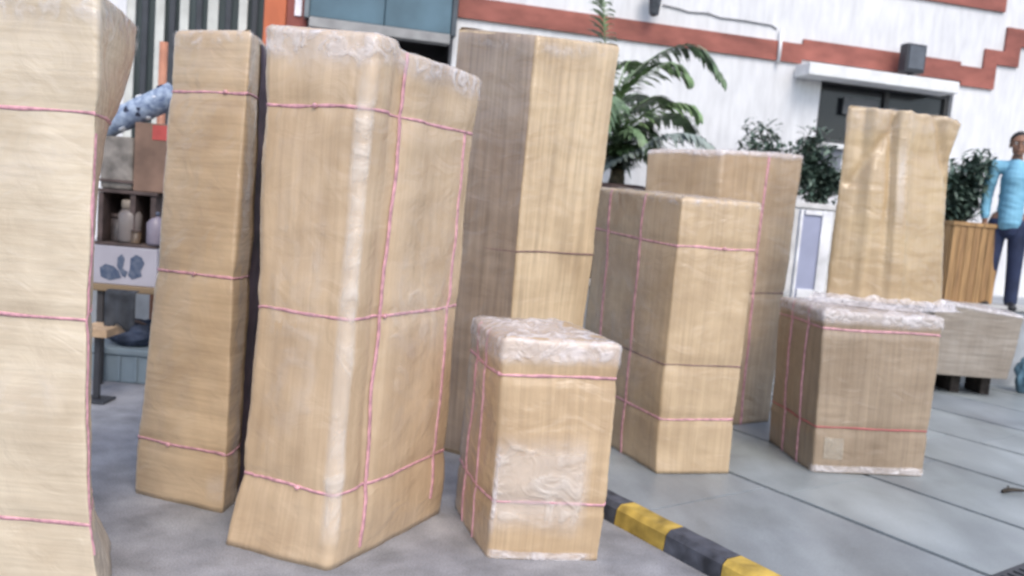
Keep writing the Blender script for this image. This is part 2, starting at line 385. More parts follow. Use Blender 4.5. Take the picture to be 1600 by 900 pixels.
m_mar = mat('dark_red', (0.26, 0.075, 0.06), 0.65, 0.14, 5, 0.1, (1, 1, .3))
box('pilaster', X(413, 30), X(447, 30), -0.12, -0.002, TER_Z + 0.06, 6.4, m_or, bld, 0.01, WM)['label'] = 'bright orange-red pilaster'
box('pilaster', X(447, 30) + .002, X(480, 30), -0.08, -0.002, TER_Z + 0.06, 6.4, m_mar, bld, 0.01, WM)['label'] = 'dark red pilaster'
q0, q1 = onwall(460, 24, -0.1), onwall(471, 24, -0.1)
box('white_plate', q0[0], q1[0], -0.10, -0.082, q0[1], q0[1] + 0.7, mat('plate_white', (0.78, 0.75, 0.80), 0.5), bld, 0.004, WM)
pn = thing('wall_panel', 'large teal blue panel with grey bottom rail beside the orange pilaster', 'panel')
px0, px1 = onwall(483, 30, -0.2)[0], onwall(714, 30, -0.2)[0]
pb = onwall(600, 40, -0.2)[1]
m_teal = mat('panel_teal', (0.085, 0.155, 0.20), 0.5, 0.14, 2.2, 0.08, fine=0.12)
xm = px0 + (px1 - px0) * 0.5
box('board', px0, xm - .004, -0.2, -0.05, pb, 5.6, m_teal, pn, 0.008, WM)
box('board', xm + .004, px1 - .06, -0.2, -0.05, pb, 5.6, m_teal, pn, 0.008, WM)
box('side_frame', px1 - .055, px1, -0.22, -0.04, pb - 0.02, 5.6, mat('panel_frame', (0.06, 0.075, 0.09), 0.5), pn, 0.008, WM)
box('side_frame', px0 - .055, px0 - .004, -0.22, -0.04, pb - 0.02, 5.6, mat('panel_frame_grey', (0.16, 0.19, 0.21), 0.5), pn, 0.008, WM)
box('bottom_rail', px0, px1 - .06, -0.215, -0.05, pb - 0.105, pb - 0.004, mat('rail_grey', (0.30, 0.30, 0.30), 0.6), pn, 0.008, WM)

# ------------------------------------------------------------------ wrapped boxes
STRAP = mat('strap_pink', (0.61, 0.32, 0.36), 0.5, 0.18, 30, 0.2)
STRAP_D = mat('strap_brown', (0.20, 0.12, 0.11), 0.6, 0.2, 30, 0.2)
FILM = film('stretch_film', (0.84, 0.82, 0.85), 0.0, 0.62)
FILM_T = film('thin_film', (0.86, 0.81, 0.77), 0.05, 0.40, 7)

class Wrapped:
    """A soft wrapped carton: a lofted box whose skin is pinched by its straps; straps and film follow the same skin."""
    NE, NC, NZ = 18, 4, 72
    def __init__(s, label, keys, m, straps=(), fil=0.035, bulge=0.02, dent=0.010, pleat=0.002, seed=0, mod=None, name='wrapped_box', group='wrapped boxes waiting on the pavement', topfil=0.03, flute=True):
        s.keys, s.straps, s.fil, s.bulge, s.dent, s.pleat, s.seed, s.topfil = keys, straps, fil, bulge, dent, pleat, seed * 7.3, topfil
        b = keys[0][1]
        c = sum((Vector(p) for p in b), Vector()) / 4
        s.org = Vector((c.x, c.y, b[1].z))
        s.root = thing(name, label, 'box', s.org, 0, group)
        s.mod = mod
        s.h = sum((keys[-1][1][i].z - b[i].z) for i in range(4)) / 4
        s.body(m)
    def corners(s, t):
        k = s.keys
        for (t0, a), (t1, b) in zip(k, k[1:]):
            if t <= t1 or t1 == k[-1][0]:
                f = (t - t0) / (t1 - t0); f = max(0, min(1, f))
                return [p.lerp(q, f) for p, q in zip(a, b)]
    def ring(s, t, off=0.0, rough=0.0):
        cs = s.corners(t); pts = []
        shrink = 0.0; dz = 0
        tz = (1 - t) * s.h
        if tz < s.topfil: shrink = s.topfil - math.sqrt(max(0, s.topfil ** 2 - (s.topfil - tz) ** 2))
        for i in range(4):
            A, B = cs[i], cs[(i + 1) % 4]; Dn = cs[(i + 2) % 4]
            e = B - A; ln = e.length; r = min(s.fil, ln * 0.3)
            f0, f1 = r / ln, 1 - r / ln
            nrm = Vector((e.y, -e.x, 0)).normalized()
            for j in range(s.NE):
                f = f0 + (f1 - f0) * j / (s.NE - 1)
                pts.append([A.lerp(B, f), nrm, i + f, 1.0])
            e2 = Dn - B; n2 = Vector((e2.y, -e2.x, 0)).normalized()
            a_, c_ = A.lerp(B, f1), B + e2.normalized() * r
            for j in range(1, s.NC):
                f = j / s.NC
                p = a_ * (1 - f) ** 2 + B * 2 * f * (1 - f) + c_ * f * f
                pts.append([p, nrm.lerp(n2, f).normalized(), i + 1 - 0.0 + (f - 0.5) * 0.02, 0.6])
        out = []
        for p, n, u, k in pts:
            fu = u % 1.0
            d = s.bulge * math.sin(math.pi * fu) * (0.35 + 0.65 * math.sin(math.pi * min(1, max(0, t))))
            q = p * 1.0 + Vector((s.seed, s.seed * 0.7, 0))
            d += s.dent * noise.noise((q.x * 3, q.y * 3, q.z * 2.2)) * 1.0
            d += s.dent * 0.5 * noise.noise((q.x * 8, q.y * 8, q.z * 6 + 5))
            d += s.pleat * noise.noise((q.x * 5, q.y * 5, q.z * 38))
            d += s.pleat * 1.3 * noise.noise((q.x * 30, q.y * 30, q.z * 5))
            for ts in s.straps:
                g = (t - ts) * s.h
                d -= 0.006 * math.exp(-(g / 0.03) ** 2)
                d += s.pleat * 2.4 * noise.noise((q.x * 42, q.y * 42, q.z * 6)) * math.exp(-(g / 0.09) ** 2)
            d += off + rough * noise.noise((q.x * 11 + 3, q.y * 11, q.z * 14)) + rough * 0.7 * noise.noise((q.x * 25, q.y * 25, q.z * 25))
            pt = p + n * (d - shrink)
            if s.mod: pt = s.mod(pt, n, u, t)
            out.append((pt, n, u))
        return out
    def cap(s, vs, fs, start, ringpts, nr=8, rough=0.006, lift=0.0):
        n = len(ringpts); prev = start
        c = sum((p for p, _, _ in ringpts), Vector()) / n
        for k in range(1, nr):
            f = (k / nr); f = f ** 0.9
            for p, _, _ in ringpts:
                q = p.lerp(c, f)
                q = q + Vector((0, 0, lift * min(1, k / 2) + rough * min(1, k) * (noise.noise((q.x * 7 + s.seed, q.y * 7, 1.7)) + 0.6 * noise.noise((q.x * 19, q.y * 19, s.seed)))))
                vs.append(q)
            cur = len(vs) - n
            for i in range(n): fs.append((prev + i, prev + (i + 1) % n, cur + (i + 1) % n, cur + i))
            prev = cur
        vs.append(c + Vector((0, 0, lift)))
        for i in range(n): fs.append((prev + i, prev + (i + 1) % n, len(vs) - 1))
    def ts(s, t0, t1, n):
        return [t0 + (t1 - t0) * i / n for i in range(n + 1)]
    def body(s, m):
        vs, fs, uvs = [], [], []
        tl = s.ts(0, 1 - s.topfil / s.h, s.NZ) + [1 - s.topfil / s.h * f for f in (0.7, 0.45, 0.25, 0.1, 0.02)]
        cs = s.keys[0][1]; ln = [0]
        for i in range(4): ln.append(ln[-1] + (cs[(i + 1) % 4] - cs[i]).length)
        def U(u): i = int(u) % 4; return ln[i] + (ln[i + 1] - ln[i]) * (u - int(u)) + (ln[4] if u >= 4 else 0)
        n = None
        for t in tl:
            rg = s.ring(t); n = len(rg)
            for p, _, u in rg: vs.append(p); uvs.append((U(u) + s.seed, t * s.h))
        for k in range(len(tl) - 1):
            for i in range(n): fs.append((k * n + i, k * n + (i + 1) % n, (k + 1) * n + (i + 1) % n, (k + 1) * n + i))
        s.cap(vs, fs, (len(tl) - 1) * n, rg)
        fs.append(tuple(range(n))[::-1])
        me = bpy.data.meshes.new('cardboard'); me.from_pydata([tuple(v - s.org) for v in vs], [], fs); me.update()
        lay = me.uv_layers.new(name='uv'); tot = ln[4]
        for pl in me.polygons:
            us = []
            for li in pl.loop_indices:
                vi = me.loops[li].vertex_index
                if vi < len(uvs): us.append(uvs[vi])
                else: v = vs[vi]; us.append((v.x, v.y))
            wrap = max(a for a, _ in us) - min(a for a, _ in us) > tot * 0.5
            for li, (a, b) in zip(pl.loop_indices, us):
                lay.data[li].uv = (a + (tot if wrap and a - s.seed < tot * 0.5 else 0), b)
        o = link('cardboard', me, m, s.root, True)
        return o
    def strap(s, t, m=None, w=0.010, slant=0.0, wob=0.006):
        w *= 0.85
        n = None; lo, hi = [], []
        fr = [(-1, -.001), (-0.85, .003), (0, .0042), (0.85, .003), (1, -.001)]
        rings = []
        for side, off in fr:
            ww = w * side / s.h
            base = {}
            row = []
            n0 = len(s.ring(t))
            # the strap wanders a little up and down round the box
            dts = [slant * math.cos(2 * math.pi * i / n0) + wob / s.h * noise.noise((i * 0.11, t * 9, s.seed)) * 1.5 for i in range(n0)]
            step = 0.004
            cache = {}
            for i in range(n0):
                tt = t + dts[i] + ww * (0.8 + 0.5 * noise.noise((i * 0.3, s.seed, t)))
                key = round(tt / step) * step
                for kk in (math.floor(tt / step) * step, math.floor(tt / step) * step + step):
                    if kk not in cache: cache[kk] = s.ring(kk, off)
                k0 = math.floor(tt / step) * step; f = (tt - k0) / step
                row.append(cache[k0][i][0].lerp(cache[k0 + step][i][0], f))
            rings.append(row); n = n0
        vs = [v - s.org for r in rings for v in r]; fs = []
        for k in range(len(rings) - 1):
            for i in range(n): fs.append((k * n + i, k * n + (i + 1) % n, (k + 1) * n + (i + 1) % n, (k + 1) * n + i))
        return mesh('strap', vs, fs, m or STRAP, s.root, True)
    def vstrap(s, u, m=None, w=0.010, t0=0.0, t1=0.995, drift=0.0):
        vs, fs = [], []; n = 60
        rows = []
        for k in range(n + 1):
            t = t0 + (t1 - t0) * k / n
            rg = s.ring(t, 0.0)
            uu = u + drift * (k / n) + 0.012 * noise.noise((k * 0.13, s.seed, u))
            best = min(range(len(rg)), key=lambda i: abs(rg[i][2] - uu))
            j = best if rg[best][2] <= uu or best == 0 else best - 1
            a, b = rg[j], rg[(j + 1) % len(rg)]
            f = 0 if abs(b[2] - a[2]) < 1e-6 else max(0, min(1, (uu - a[2]) / (b[2] - a[2])))
            p = a[0].lerp(b[0], f); nn = a[1]; tg = Vector((-nn.y, nn.x, 0)).normalized()
            for sd, off in ((-1, -.001), (-0.85, .004), (0, .006), (0.85, .004), (1, -.001)): vs.append(p + tg * w * sd + nn * off - s.org)
        for k in range(n):
            for q in range(4): fs.append((k * 5 + q, k * 5 + q + 1, (k + 1) * 5 + q + 1, (k + 1) * 5 + q))
        return mesh('strap', vs, fs, m or STRAP, s.root, True)
    def film(s, t0, t1=1.0, m=None, rag=0.02, rough=0.006, off=0.008, top=True, lift=0.006, u0=None, u1=None, rows=12, name='plastic_wrap', toprough=0.012, fade=0.5):
        rg0 = s.ring(0.5); n = len(rg0); vs, fs = [], []
        idx = [i for i in range(n) if u0 is None or u0 <= rg0[i][2] <= u1]
        closed = u0 is None
        cache = {}
        def R_(t):
            k = round(t, 3)
            if k not in cache: cache[k] = s.ring(k, off, rough)
            return cache[k]
        for r in range(rows + 1):
            for i in idx:
                tb = t0 + rag * noise.noise((i * 0.09, s.seed, t0 * 5)) + rag * 0.35 * noise.noise((i * 0.31, s.seed + 2, t0 * 5))
                tu = t1 if top else t1 + rag * noise.noise((i * 0.09, s.seed + 9, t1 * 5)) + rag * 0.35 * noise.noise((i * 0.31, s.seed + 4, 3))
                vs.append(R_(tb + (tu - tb) * r / rows)[i][0] * 1.0)
        c = len(idx)
        for r in range(rows):
            for i in range(c if closed else c - 1): fs.append((r * c + i, r * c + (i + 1) % c, (r + 1) * c + (i + 1) % c, (r + 1) * c + i))
        if top and closed:
            s.cap(vs, fs, rows * c, [(vs[rows * c + i], None, None) for i in range(c)], 8, toprough, lift)
        o = mesh(name, [v - s.org for v in vs], fs, m or FILM, s.root, True)
        # how thick the film lies: thin along its torn edges
        thick = []
        for r in range(rows + 1):
            for k in range(c):
                g = min(1, r / rows / fade) if fade else 1
                if not top: g *= min(1, (1 - r / rows) / fade) if fade else 1
                if not closed: g *= min(1, min(k, c - 1 - k) / max(1, c * 0.12)) if fade else 1
                thick.append(g * g * (3 - 2 * g))
        lay = o.data.uv_layers.new(name='thin')
        for lp in o.data.loops:
            lay.data[lp.index].uv = (thick[lp.vertex_index] if lp.vertex_index < len(thick) else 1, 0)
        return o

def knot(bx, sidx, t, u, m=None, seed=0):
    r_ = random.Random(seed); rg = bx.ring(t, 0.006); i = min(range(len(rg)), key=lambda k: abs(rg[k][2] - u))
    p, n_, _ = rg[i]; p = p - bx.org; tg = Vector((-n_.y, n_.x, 0)).normalized(); bm = bmesh.new()
    q = bmesh.ops.create_icosphere(bm, subdivisions=2, radius=0.010)
    for v in q['verts']: v.co = p + tg * v.co.x * 1.3 + n_ * v.co.y * 0.7 + Vector((0, 0, v.co.z))
    return bm_obj('knot', bm, m or STRAP, sidx, True)
def corners(L, F, Rr, B=None): 
    L, F, Rr = Vector(L), Vector(F), Vector(Rr); return [L, F, Rr, Vector(B) if B else L + Rr - F]
def level(base, dl, df, dr, z, db=None):
    """a ring of corners at height z, each corner shifted in plan from the base ring by (dx, dy)"""
    db = db or tuple(a + c - b for a, b, c in zip(dl, df, dr))
    return [Vector((p.x + d[0], p.y + d[1], p.z + zz)) for p, d, zz in zip(base, (dl, df, dr, db), z if isinstance(z, tuple) else (z,) * 4)]

# box A: big cream one close by
bA = corners((-2.05, 2.73, 0), (-1.285, 2.69, 0), (-1.545, 3.26, 0))
def pxk(base, t, L, F, Rr, db=None):
    """corner ring whose L, F, R corners are read from the photograph at the base corners' distances"""
    q = [at(*p, b.y) for p, b in zip((L, F, Rr), base)]
    return [q[0], q[1], q[2], q[0] + q[2] - q[1]]
def px_x(p, c): return at(p[0], p[1], c.y).x
A_keys = [(0.0, bA)]
for t, y, xf, xr in ((0.08, 880, 150, 140), (0.18, 800, 139, 134), (0.32, 660, 134, 132), (0.5, 490, 137, 135), (0.66, 340, 143, 146), (0.78, 220, 150, 163), (0.86, 140, 152, 195), (0.94, 60, 152, 214), (1.0, 0, 152, 219)):
    z = 2.07 * t
    f = at(xf, y, bA[1].y); r_ = at(xr, y, bA[2].y)
    l = bA[0].copy(); 
    A_keys.append((t, [Vector((l.x, l.y, z)), Vector((f.x, bA[1].y, z)), Vector((r_.x, bA[2].y, z)), Vector((l.x - 0.26, l.y + 0.57, z))]))
tanA = carton('carton_cream', (0.60, 0.51, 0.38), False, 0.4, 0.35)
A = Wrapped('wide pale cream wrapped box with clear film, its base below the picture edge', A_keys, tanA, (0.81, 0.48, 0.145), 0.014, 0.012, 0.010, 0.0025, 1)
for t in (0.81, 0.485, 0.15): A.strap(t, w=0.009)
A.vstrap(1.03, w=0.012, t0=0.1, t1=0.78)
A.film(0.93, 1.0, FILM, 0.03, 0.004, toprough=0.01)
A.film(0.30, 0.42, FILM_T, 0.03, 0.002, 0.004, False, u0=0.05, u1=0.95)
A.film(0.68, 0.78, FILM_T, 0.03, 0.002, 0.004, False, u0=0.05, u1=0.95)

# box B: slim and tall
bB = corners((-1.70, 3.80, 0), (-1.225, 3.64, 0), (-1.22, 4.02, 0))
kB = [(0, bB)]
for t, L, F, Rr in ((0.12, (215, 690), (354, 713), (392, 700)), (0.5, (244, 412), (364, 425), (412, 418)), (0.88, (266, 132), (386, 140), (423, 135)), (1, (272, 42), (393, 48), (420, 45))):
    q = pxk(bB, t, L, F, Rr)
    z = 2.15 * t
    kB.append((t, [Vector((p.x, b.y, z)) for p, b in zip(q, bB)]))
kB[-1][1][3].x = bB[3].x + 0.1
tanB = carton('carton_fawn', (0.58, 0.435, 0.28), False, 0.35, 0.4)
B = Wrapped('slim tall wrapped box standing between the cream box and the widest tall box', kB, tanB, (0.874, 0.498, 0.12), 0.018, 0.012, 0.010, 0.0025, 2)
for t in (0.874, 0.498, 0.125): knot(B, B.strap(t, w=0.009), t, 0.3 + t * 0.5, seed=int(t * 77))
side_shade = B.film(0.02, 0.985, mat('shade_mauve', (0.085, 0.06, 0.08), 0.8, 0.3, 6, 0.2), 0.0, 0.002, 0.006, False, u0=1.42, u1=1.99, rows=60, name='side_shade_strip', fade=0)  # shade of the gap beside box C, painted as a dark strip
side_shade['label'] = 'dark mauve strip down the side, its colour standing in for shade'
B.film(0.965, 1.0, FILM, 0.02, 0.004)
B.film(0.0, 0.10, FILM_T, 0.02, 0.003, 0.005, False, u0=0.75, u1=1.0)

# box C: widest tall one
bC = corners((-1.12, 3.32, 0), (-0.63, 3.15, 0), (-0.25, 3.88, 0))
kC = [(0, bC)]
for t, L, F, Rr in ((0.06, (356, 800), (520, 843), (698, 757)), (0.15, (372, 740), (526, 765), (701, 700)), (0.48, (398, 485), (548, 488), (716, 480)), (0.86, (409, 155), (576, 165), (742, 195)), (1, (411, 45), (592, 48), (755, 104))):
    q = pxk(bC, t, L, F, Rr); z = 2.10 * t
    kC.append((t, [Vector((p.x, b.y, z)) for p, b in zip(q, bC)]))
for i in range(4): kC[-1][1][i].z = (2.12, 2.09, 2.10, 2.12)[i]
def modC(p, n, u, t):
    # two packs wrapped as one: the right-hand pack bulges past a crease and ends a little lower
    g = lambda c, w_: math.exp(-((u - c) / w_) ** 2)
    q = p + n * (-0.022 * g(1.20, 0.035) + 0.022 * g(1.38, 0.13) + 0.016 * g(1.72, 0.2)) * min(1, t * 4)
    if 1.15 < u < 2.6 and t > 0.8:
        f = min(1, (u - 1.15) / 0.09) * min(1, (2.6 - u) / 0.3)
        q.z -= 0.035 * f * min(1, (t - 0.8) / 0.2)
    return q
tanC = carton('carton_tan', (0.56, 0.42, 0.275), True, 0.4, 0.35)
Cb = Wrapped('widest tall tan box with pink straps and flared base beside the small front box', kC, tanC, (0.864, 0.48, 0.146), 0.035, 0.008, 0.012, 0.0025, 3, mod=modC)
for t, ku in ((0.862, 0.55), (0.48, 1.24), (0.148, 0.62)): knot(Cb, Cb.strap(t, w=0.010), t, ku, seed=int(t * 99))
Cb.vstrap(1.22, w=0.009, t0=0.02, drift=0.03); Cb.vstrap(1.84, w=0.009, t0=0.05, t1=0.86, drift=0.03);
Cb.film(0.925, 1.0, film('top_film_bright', (0.86, 0.83, 0.85), 0.2, 0.9), 0.03, 0.005, toprough=0.012)
Cb.film(0.02, 0.96, film('highlight_film', (0.88, 0.83, 0.77), 0.25, 0.75, 5), 0.01, 0.004, 0.006, False, u0=0.83, u1=1.06, fade=0.1, rows=40)  # milky strip that paints the bright highlight along the front edge
Cb.film(0.02, 0.94, FILM_T, 0.01, 0.004, 0.004, False, u0=0.1, u1=0.8)
Cb.film(0.06, 0.86, FILM_T, 0.02, 0.003, 0.004, False, u0=1.24, u1=1.96)

# box D: tallest, two-toned
bD = corners((-0.50, 4.95, 0), (0.02, 4.67, 0), (0.41, 4.98, 0))
kD = [(0, bD), (0.5, level(bD, (0.05, 0), (0.0, 0), (0.06, 0), 1.22)), (1, level(bD, (0.06, 0), (0.01, 0), (0.105, 0), (2.49, 2.43, 2.47, 2.5)))]
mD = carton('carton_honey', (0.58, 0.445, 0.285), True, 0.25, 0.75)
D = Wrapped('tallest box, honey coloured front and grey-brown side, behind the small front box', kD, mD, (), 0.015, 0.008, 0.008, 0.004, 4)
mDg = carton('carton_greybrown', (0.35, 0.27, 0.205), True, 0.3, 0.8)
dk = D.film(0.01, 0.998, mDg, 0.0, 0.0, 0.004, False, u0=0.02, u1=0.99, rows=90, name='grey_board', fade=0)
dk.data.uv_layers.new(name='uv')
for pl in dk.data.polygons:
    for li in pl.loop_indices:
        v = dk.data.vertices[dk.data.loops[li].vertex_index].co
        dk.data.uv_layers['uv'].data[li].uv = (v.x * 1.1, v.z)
D.strap(0.507, STRAP_D, w=0.007)
D.film(0.95, 1.0, film('top_film', (0.8, 0.78, 0.8), 0.0, 0.5), 0.03, 0.004, u0=0.0, u1=2.0, top=False)

# box E: small, in front
bE = corners((-0.20, 3.97, 0), (-0.01, 3.40, 0), (0.47, 3.46, 0))
kE = [(0, bE)]
zt_ = 0.955
kE.append((0.5, level(bE, (0.012, 0), (0.005, 0), (0.012, 0), zt_ / 2)))
kE.append((1, [Vector((px_x((738, 490), bE[0]), bE[0].y, zt_)), Vector((px_x((784, 548), bE[1]), bE[1].y, zt_)), Vector((px_x((972, 537), bE[2]), bE[2].y, zt_)), Vector((0.30, 4.03, zt_))]))
mE = carton('carton_orange_tan', (0.51, 0.37, 0.225), True, 0.35, 0.5)
E_ = Wrapped('small box with crumpled white film top in front of the tallest box', kE, mE, (0.83, 0.25), 0.02, 0.010, 0.008, 0.002, 5)
knot(E_, E_.strap(0.83, w=0.009, slant=-0.01), 0.83, 0.97, seed=2); E_.strap(0.26, w=0.009, slant=-0.008)
E_.vstrap(0.30, w=0.010); E_.vstrap(0.62, w=0.006)
E_.film(0.86, 1.0, film('white_film', (0.88, 0.84, 0.86), 0.32, 0.95), 0.03, 0.007, toprough=0.022, lift=0.008)
E_.film(0.0, 0.045, film('white_film', (0.88, 0.84, 0.86), 0.32, 0.95), 0.012, 0.004, 0.008, False, u0=0.98, u1=1.99, fade=0.15)
E_.film(0.10, 0.60, film('hazy_film', (0.84, 0.78, 0.73), 0.35, 0.85, 9), 0.04, 0.004, 0.006, False, u0=1.0, u1=1.9, fade=0.25)
E_.film(0.06, 0.58, film('white_film', (0, 0, 0), 0, 1), 0.02, 0.004, 0.009, False, u0=0.99, u1=1.07, fade=0.3)

# box F: medium, grey side
bF = corners((0.52, 5.75, 0), (0.93, 4.75, 0), (1.39, 4.87, 0))
kF = [(0, bF), (0.08, level(bF, (0.01, 0), (-0.01, 0.01), (0.0, 0), 0.13)), (1, level(bF, (0.01, 0), (-0.01, 0), (0.015, 0), (1.665, 1.62, 1.625, 1.66)))]
mF = carton('carton_sand', (0.50, 0.375, 0.235), True, 0.3, 0.45)
F_ = Wrapped('medium height tan box with two pink bands beyond the kerb, beside the small front box', kF, mF, (0.827, 0.40, 0.2), 0.014, 0.008, 0.008, 0.002, 6)
knot(F_, F_.strap(0.827, w=0.010), 0.827, 1.6, seed=8); F_.strap(0.40, STRAP_D, w=0.006); F_.strap(0.2, w=0.010)
F_.vstrap(0.25, w=0.011, drift=-0.05); F_.vstrap(0.62, w=0.010)
F_.film(0.965, 1.0, FILM, 0.015, 0.004)
F_.film(0.02, 0.95, FILM_T, 0.01, 0.002, 0.004, False, u0=0.04, u1=0.97, rows=30)

# box G: behind F
bG = corners((0.93, 6.22, 0), (1.45, 5.92, 0), (2.06, 6.28, 0))
kG = [(0, bG), (0.5, level(bG, (0.0, 0), (-0.03, 0), (0.0, 0), 0.99)), (1, level(bG, (-0.02, 0), (-0.05, 0), (0.03, 0), (1.98, 2.0, 2.04, 2.03)))]
mG = carton('carton_rose_tan', (0.45, 0.33, 0.21), True, 0.3, 0.55)
G_ = Wrapped('tall tan box behind the medium box, close to the palm', kG, mG, (0.5,), 0.02, 0.014, 0.010, 0.002, 7)
G_.strap(0.5, STRAP_D, w=0.007); G_.vstrap(1.54, w=0.011)
G_.film(0.975, 1.0, film('white_film', (0.88, 0.84, 0.86), 0.32, 0.95), 0.012, 0.004)

# box H: low one carrying another
bH = corners((1.88, 5.72, 0), (1.95, 5.04, 0), (2.69, 5.14, 0))
zH = 1.02
kH = [(0, bH), (1, level(bH, (-0.03, 0), (-0.045, 0), (0.0, 0), zH))]
mH = carton('carton_dun', (0.315, 0.24, 0.165), True, 0.25, 0.6)
H_ = Wrapped('low box with ragged white film collar carrying the tapered box on top', kH, mH, (0.88, 0.27), 0.02, 0.012, 0.008, 0.002, 8)
H_.strap(0.885, w=0.010); H_.strap(0.28, mat('strap_dull', (0.42, 0.12, 0.12), 0.6), w=0.009)
H_.vstrap(0.35, w=0.012); H_.vstrap(0.7, w=0.010)
m_wf = film('white_film', (0.88, 0.84, 0.86), 0.32, 0.95)
H_.film(0.90, 1.0, m_wf, 0.02, 0.007, toprough=0.018)
H_.film(0.0, 0.05, m_wf, 0.012, 0.006, 0.010, False, u0=0.9, u1=2.0, fade=0.15)
H_.film(0.09, 0.22, film('label_paper', (0.56, 0.51, 0.42), 0.35, 0.6), 0.0, 0.0, 0.006, False, u0=1.03, u1=1.27, name='paper_label', fade=0)

# box I: on top of H
zI = zH + 0.034
dI = 5.46
def P3(px, py, d): return at(px, py, d)
bI = [Vector((px_x((1287, 455), Vector((0, 5.50, 0))), 5.50, zI)), Vector((px_x((1392, 470), Vector((0, 5.38, 0))), 5.38, zI)), Vector((px_x((1476, 470), Vector((0, 5.50, 0))), 5.50, zI)), Vector((2.36, 5.74, zI))]
topI = [Vector((px_x((1320, 170), Vector((0, 5.50, 0))), 5.50, 2.30)), Vector((px_x((1412, 180), Vector((0, 5.42, 0))), 5.42, 2.285)), Vector((px_x((1506, 196), Vector((0, 5.52, 0))), 5.52, 2.27)), Vector((2.50, 5.72, 2.30))]
midI = [a.lerp(b, 0.8) for a, b in zip(bI, topI)]; midI[2].x -= 0.05; midI[1].y += 0.02
lowI = [a.lerp(b, 0.55) for a, b in zip(bI, topI)]; lowI[2].x -= 0.04
def modI(p, n, u, t):
    g = lambda c, w_: math.exp(-((u - c) / w_) ** 2)
    d = -0.034 * g(0.86, 0.07) * min(1, t * 2) + 0.026 * g(1.08, 0.09) - 0.02 * g(0.35, 0.06) * max(0, t - 0.2) + 0.016 * g(0.55, 0.09)
    e = (u - 1.55) - (1 - t) * 1.3                                   # slanting fold under the upper corner
    d += -0.036 * math.exp(-(e / 0.08) ** 2) * (1 if 1 < u < 2 else 0) * (1 if t > 0.6 else 0)
    e = (1.0 - u) - (1 - t) * 2.0
    d += -0.026 * math.exp(-(e / 0.10) ** 2) * (1 if u < 1 else 0) * (1 if t > 0.6 else 0)
    q = p + n * d
    if t > 0.9: q.z += (t - 0.9) * 0.35 * noise.noise((u * 5, 3.3, 1.0))
    return q
mI = carton('carton_kraft', (0.47, 0.35, 0.205), True, 0.45, 0.3)
I_ = Wrapped('tapered kraft box with folded top corner standing on the low film-collared box', [(0, bI), (0.55, lowI), (0.8, midI), (1, topI)], mI, (), 0.045, 0.012, 0.010, 0.003, 9, topfil=0.02, mod=modI)
I_.film(0.86, 1.0, FILM_T, 0.05, 0.005, 0.006)
I_.film(0.35, 0.95, film('highlight_film', (0, 0, 0), 0, 1), 0.05, 0.004, 0.005, False, u0=0.96, u1=1.12, fade=0.3)  # gloss highlight on the front ridge, put into a pale strip
# ragged film gathered round its foot belongs to the lower box
rr = random.Random(3); vs, fs = [], []
NI = 90
for k in range(5):
    for i in range(NI):
        a_ = i / NI; e = a_ * 4; j = int(e); f = e - j
        p = bI[j].lerp(bI[(j + 1) % 4], f); c = sum(bI, Vector()) / 4
        o_ = (p - c); o_.z = 0; o_.normalize()
        prof = ((0.015, 0.055), (0.035, 0.035), (0.065, 0.028), (0.10, 0.012), (0.14, -0.006))[k]
        nz = noise.noise((i * 0.2, k * 0.8, 2)) * 0.028 + noise.noise((i * 0.55, k, 5)) * 0.008
        q = p + o_ * (prof[0] + nz * 0.5); q.z = zI - 0.02 + max(-0.012, prof[1] + (nz * 1.3 if k < 4 else 0))
        vs.append(q - H_.org)
for k in range(4):
    for i in range(NI): fs.append((k * NI + i, k * NI + (i + 1) % NI, (k + 1) * NI + (i + 1) % NI, (k + 1) * NI + i))
pcl = mesh('plastic_collar', vs, fs, m_wf, H_.root, True)
lay = pcl.data.uv_layers.new(name='thin')
for lp in pcl.data.loops: lay.data[lp.index].uv = (1, 0)

# box J: low grey one on bearers by the terrace
bJ = [Vector((4.05, 7.95, 0.20)), Vector((4.86, 7.97, 0.20)), Vector((5.01, 8.5, 0.20)), Vector((4.05, 8.5, 0.20))]
tJ = [Vector((4.05, 7.93, 0.93)), Vector((4.93, 7.95, 0.83)), Vector((5.08, 8.5, 0.84)), Vector((4.05, 8.5, 0.90))]
mJ = carton('carton_grey', (0.28, 0.245, 0.205), True, 0.2, 0.3)
J_ = Wrapped('low greyish box raised on dark bearers near the person in blue', [(0, bJ), (1, tJ)], mJ, (), 0.02, 0.01, 0.012, 0.003, 10)
J_.film(0.94, 1.0, m_wf, 0.02, 0.005)
m_bear = mat('bearer_wood', (0.05, 0.04, 0.035), 0.9, 0.3, 12)
for x0 in (4.10, 4.42, 4.72): box('bearer', x0 - J_.org.x, x0 + 0.09 - J_.org.x, 8.16 - J_.org.y, 8.46 - J_.org.y, -J_.org.z, -0.004, m_bear, J_.root, 0.005)

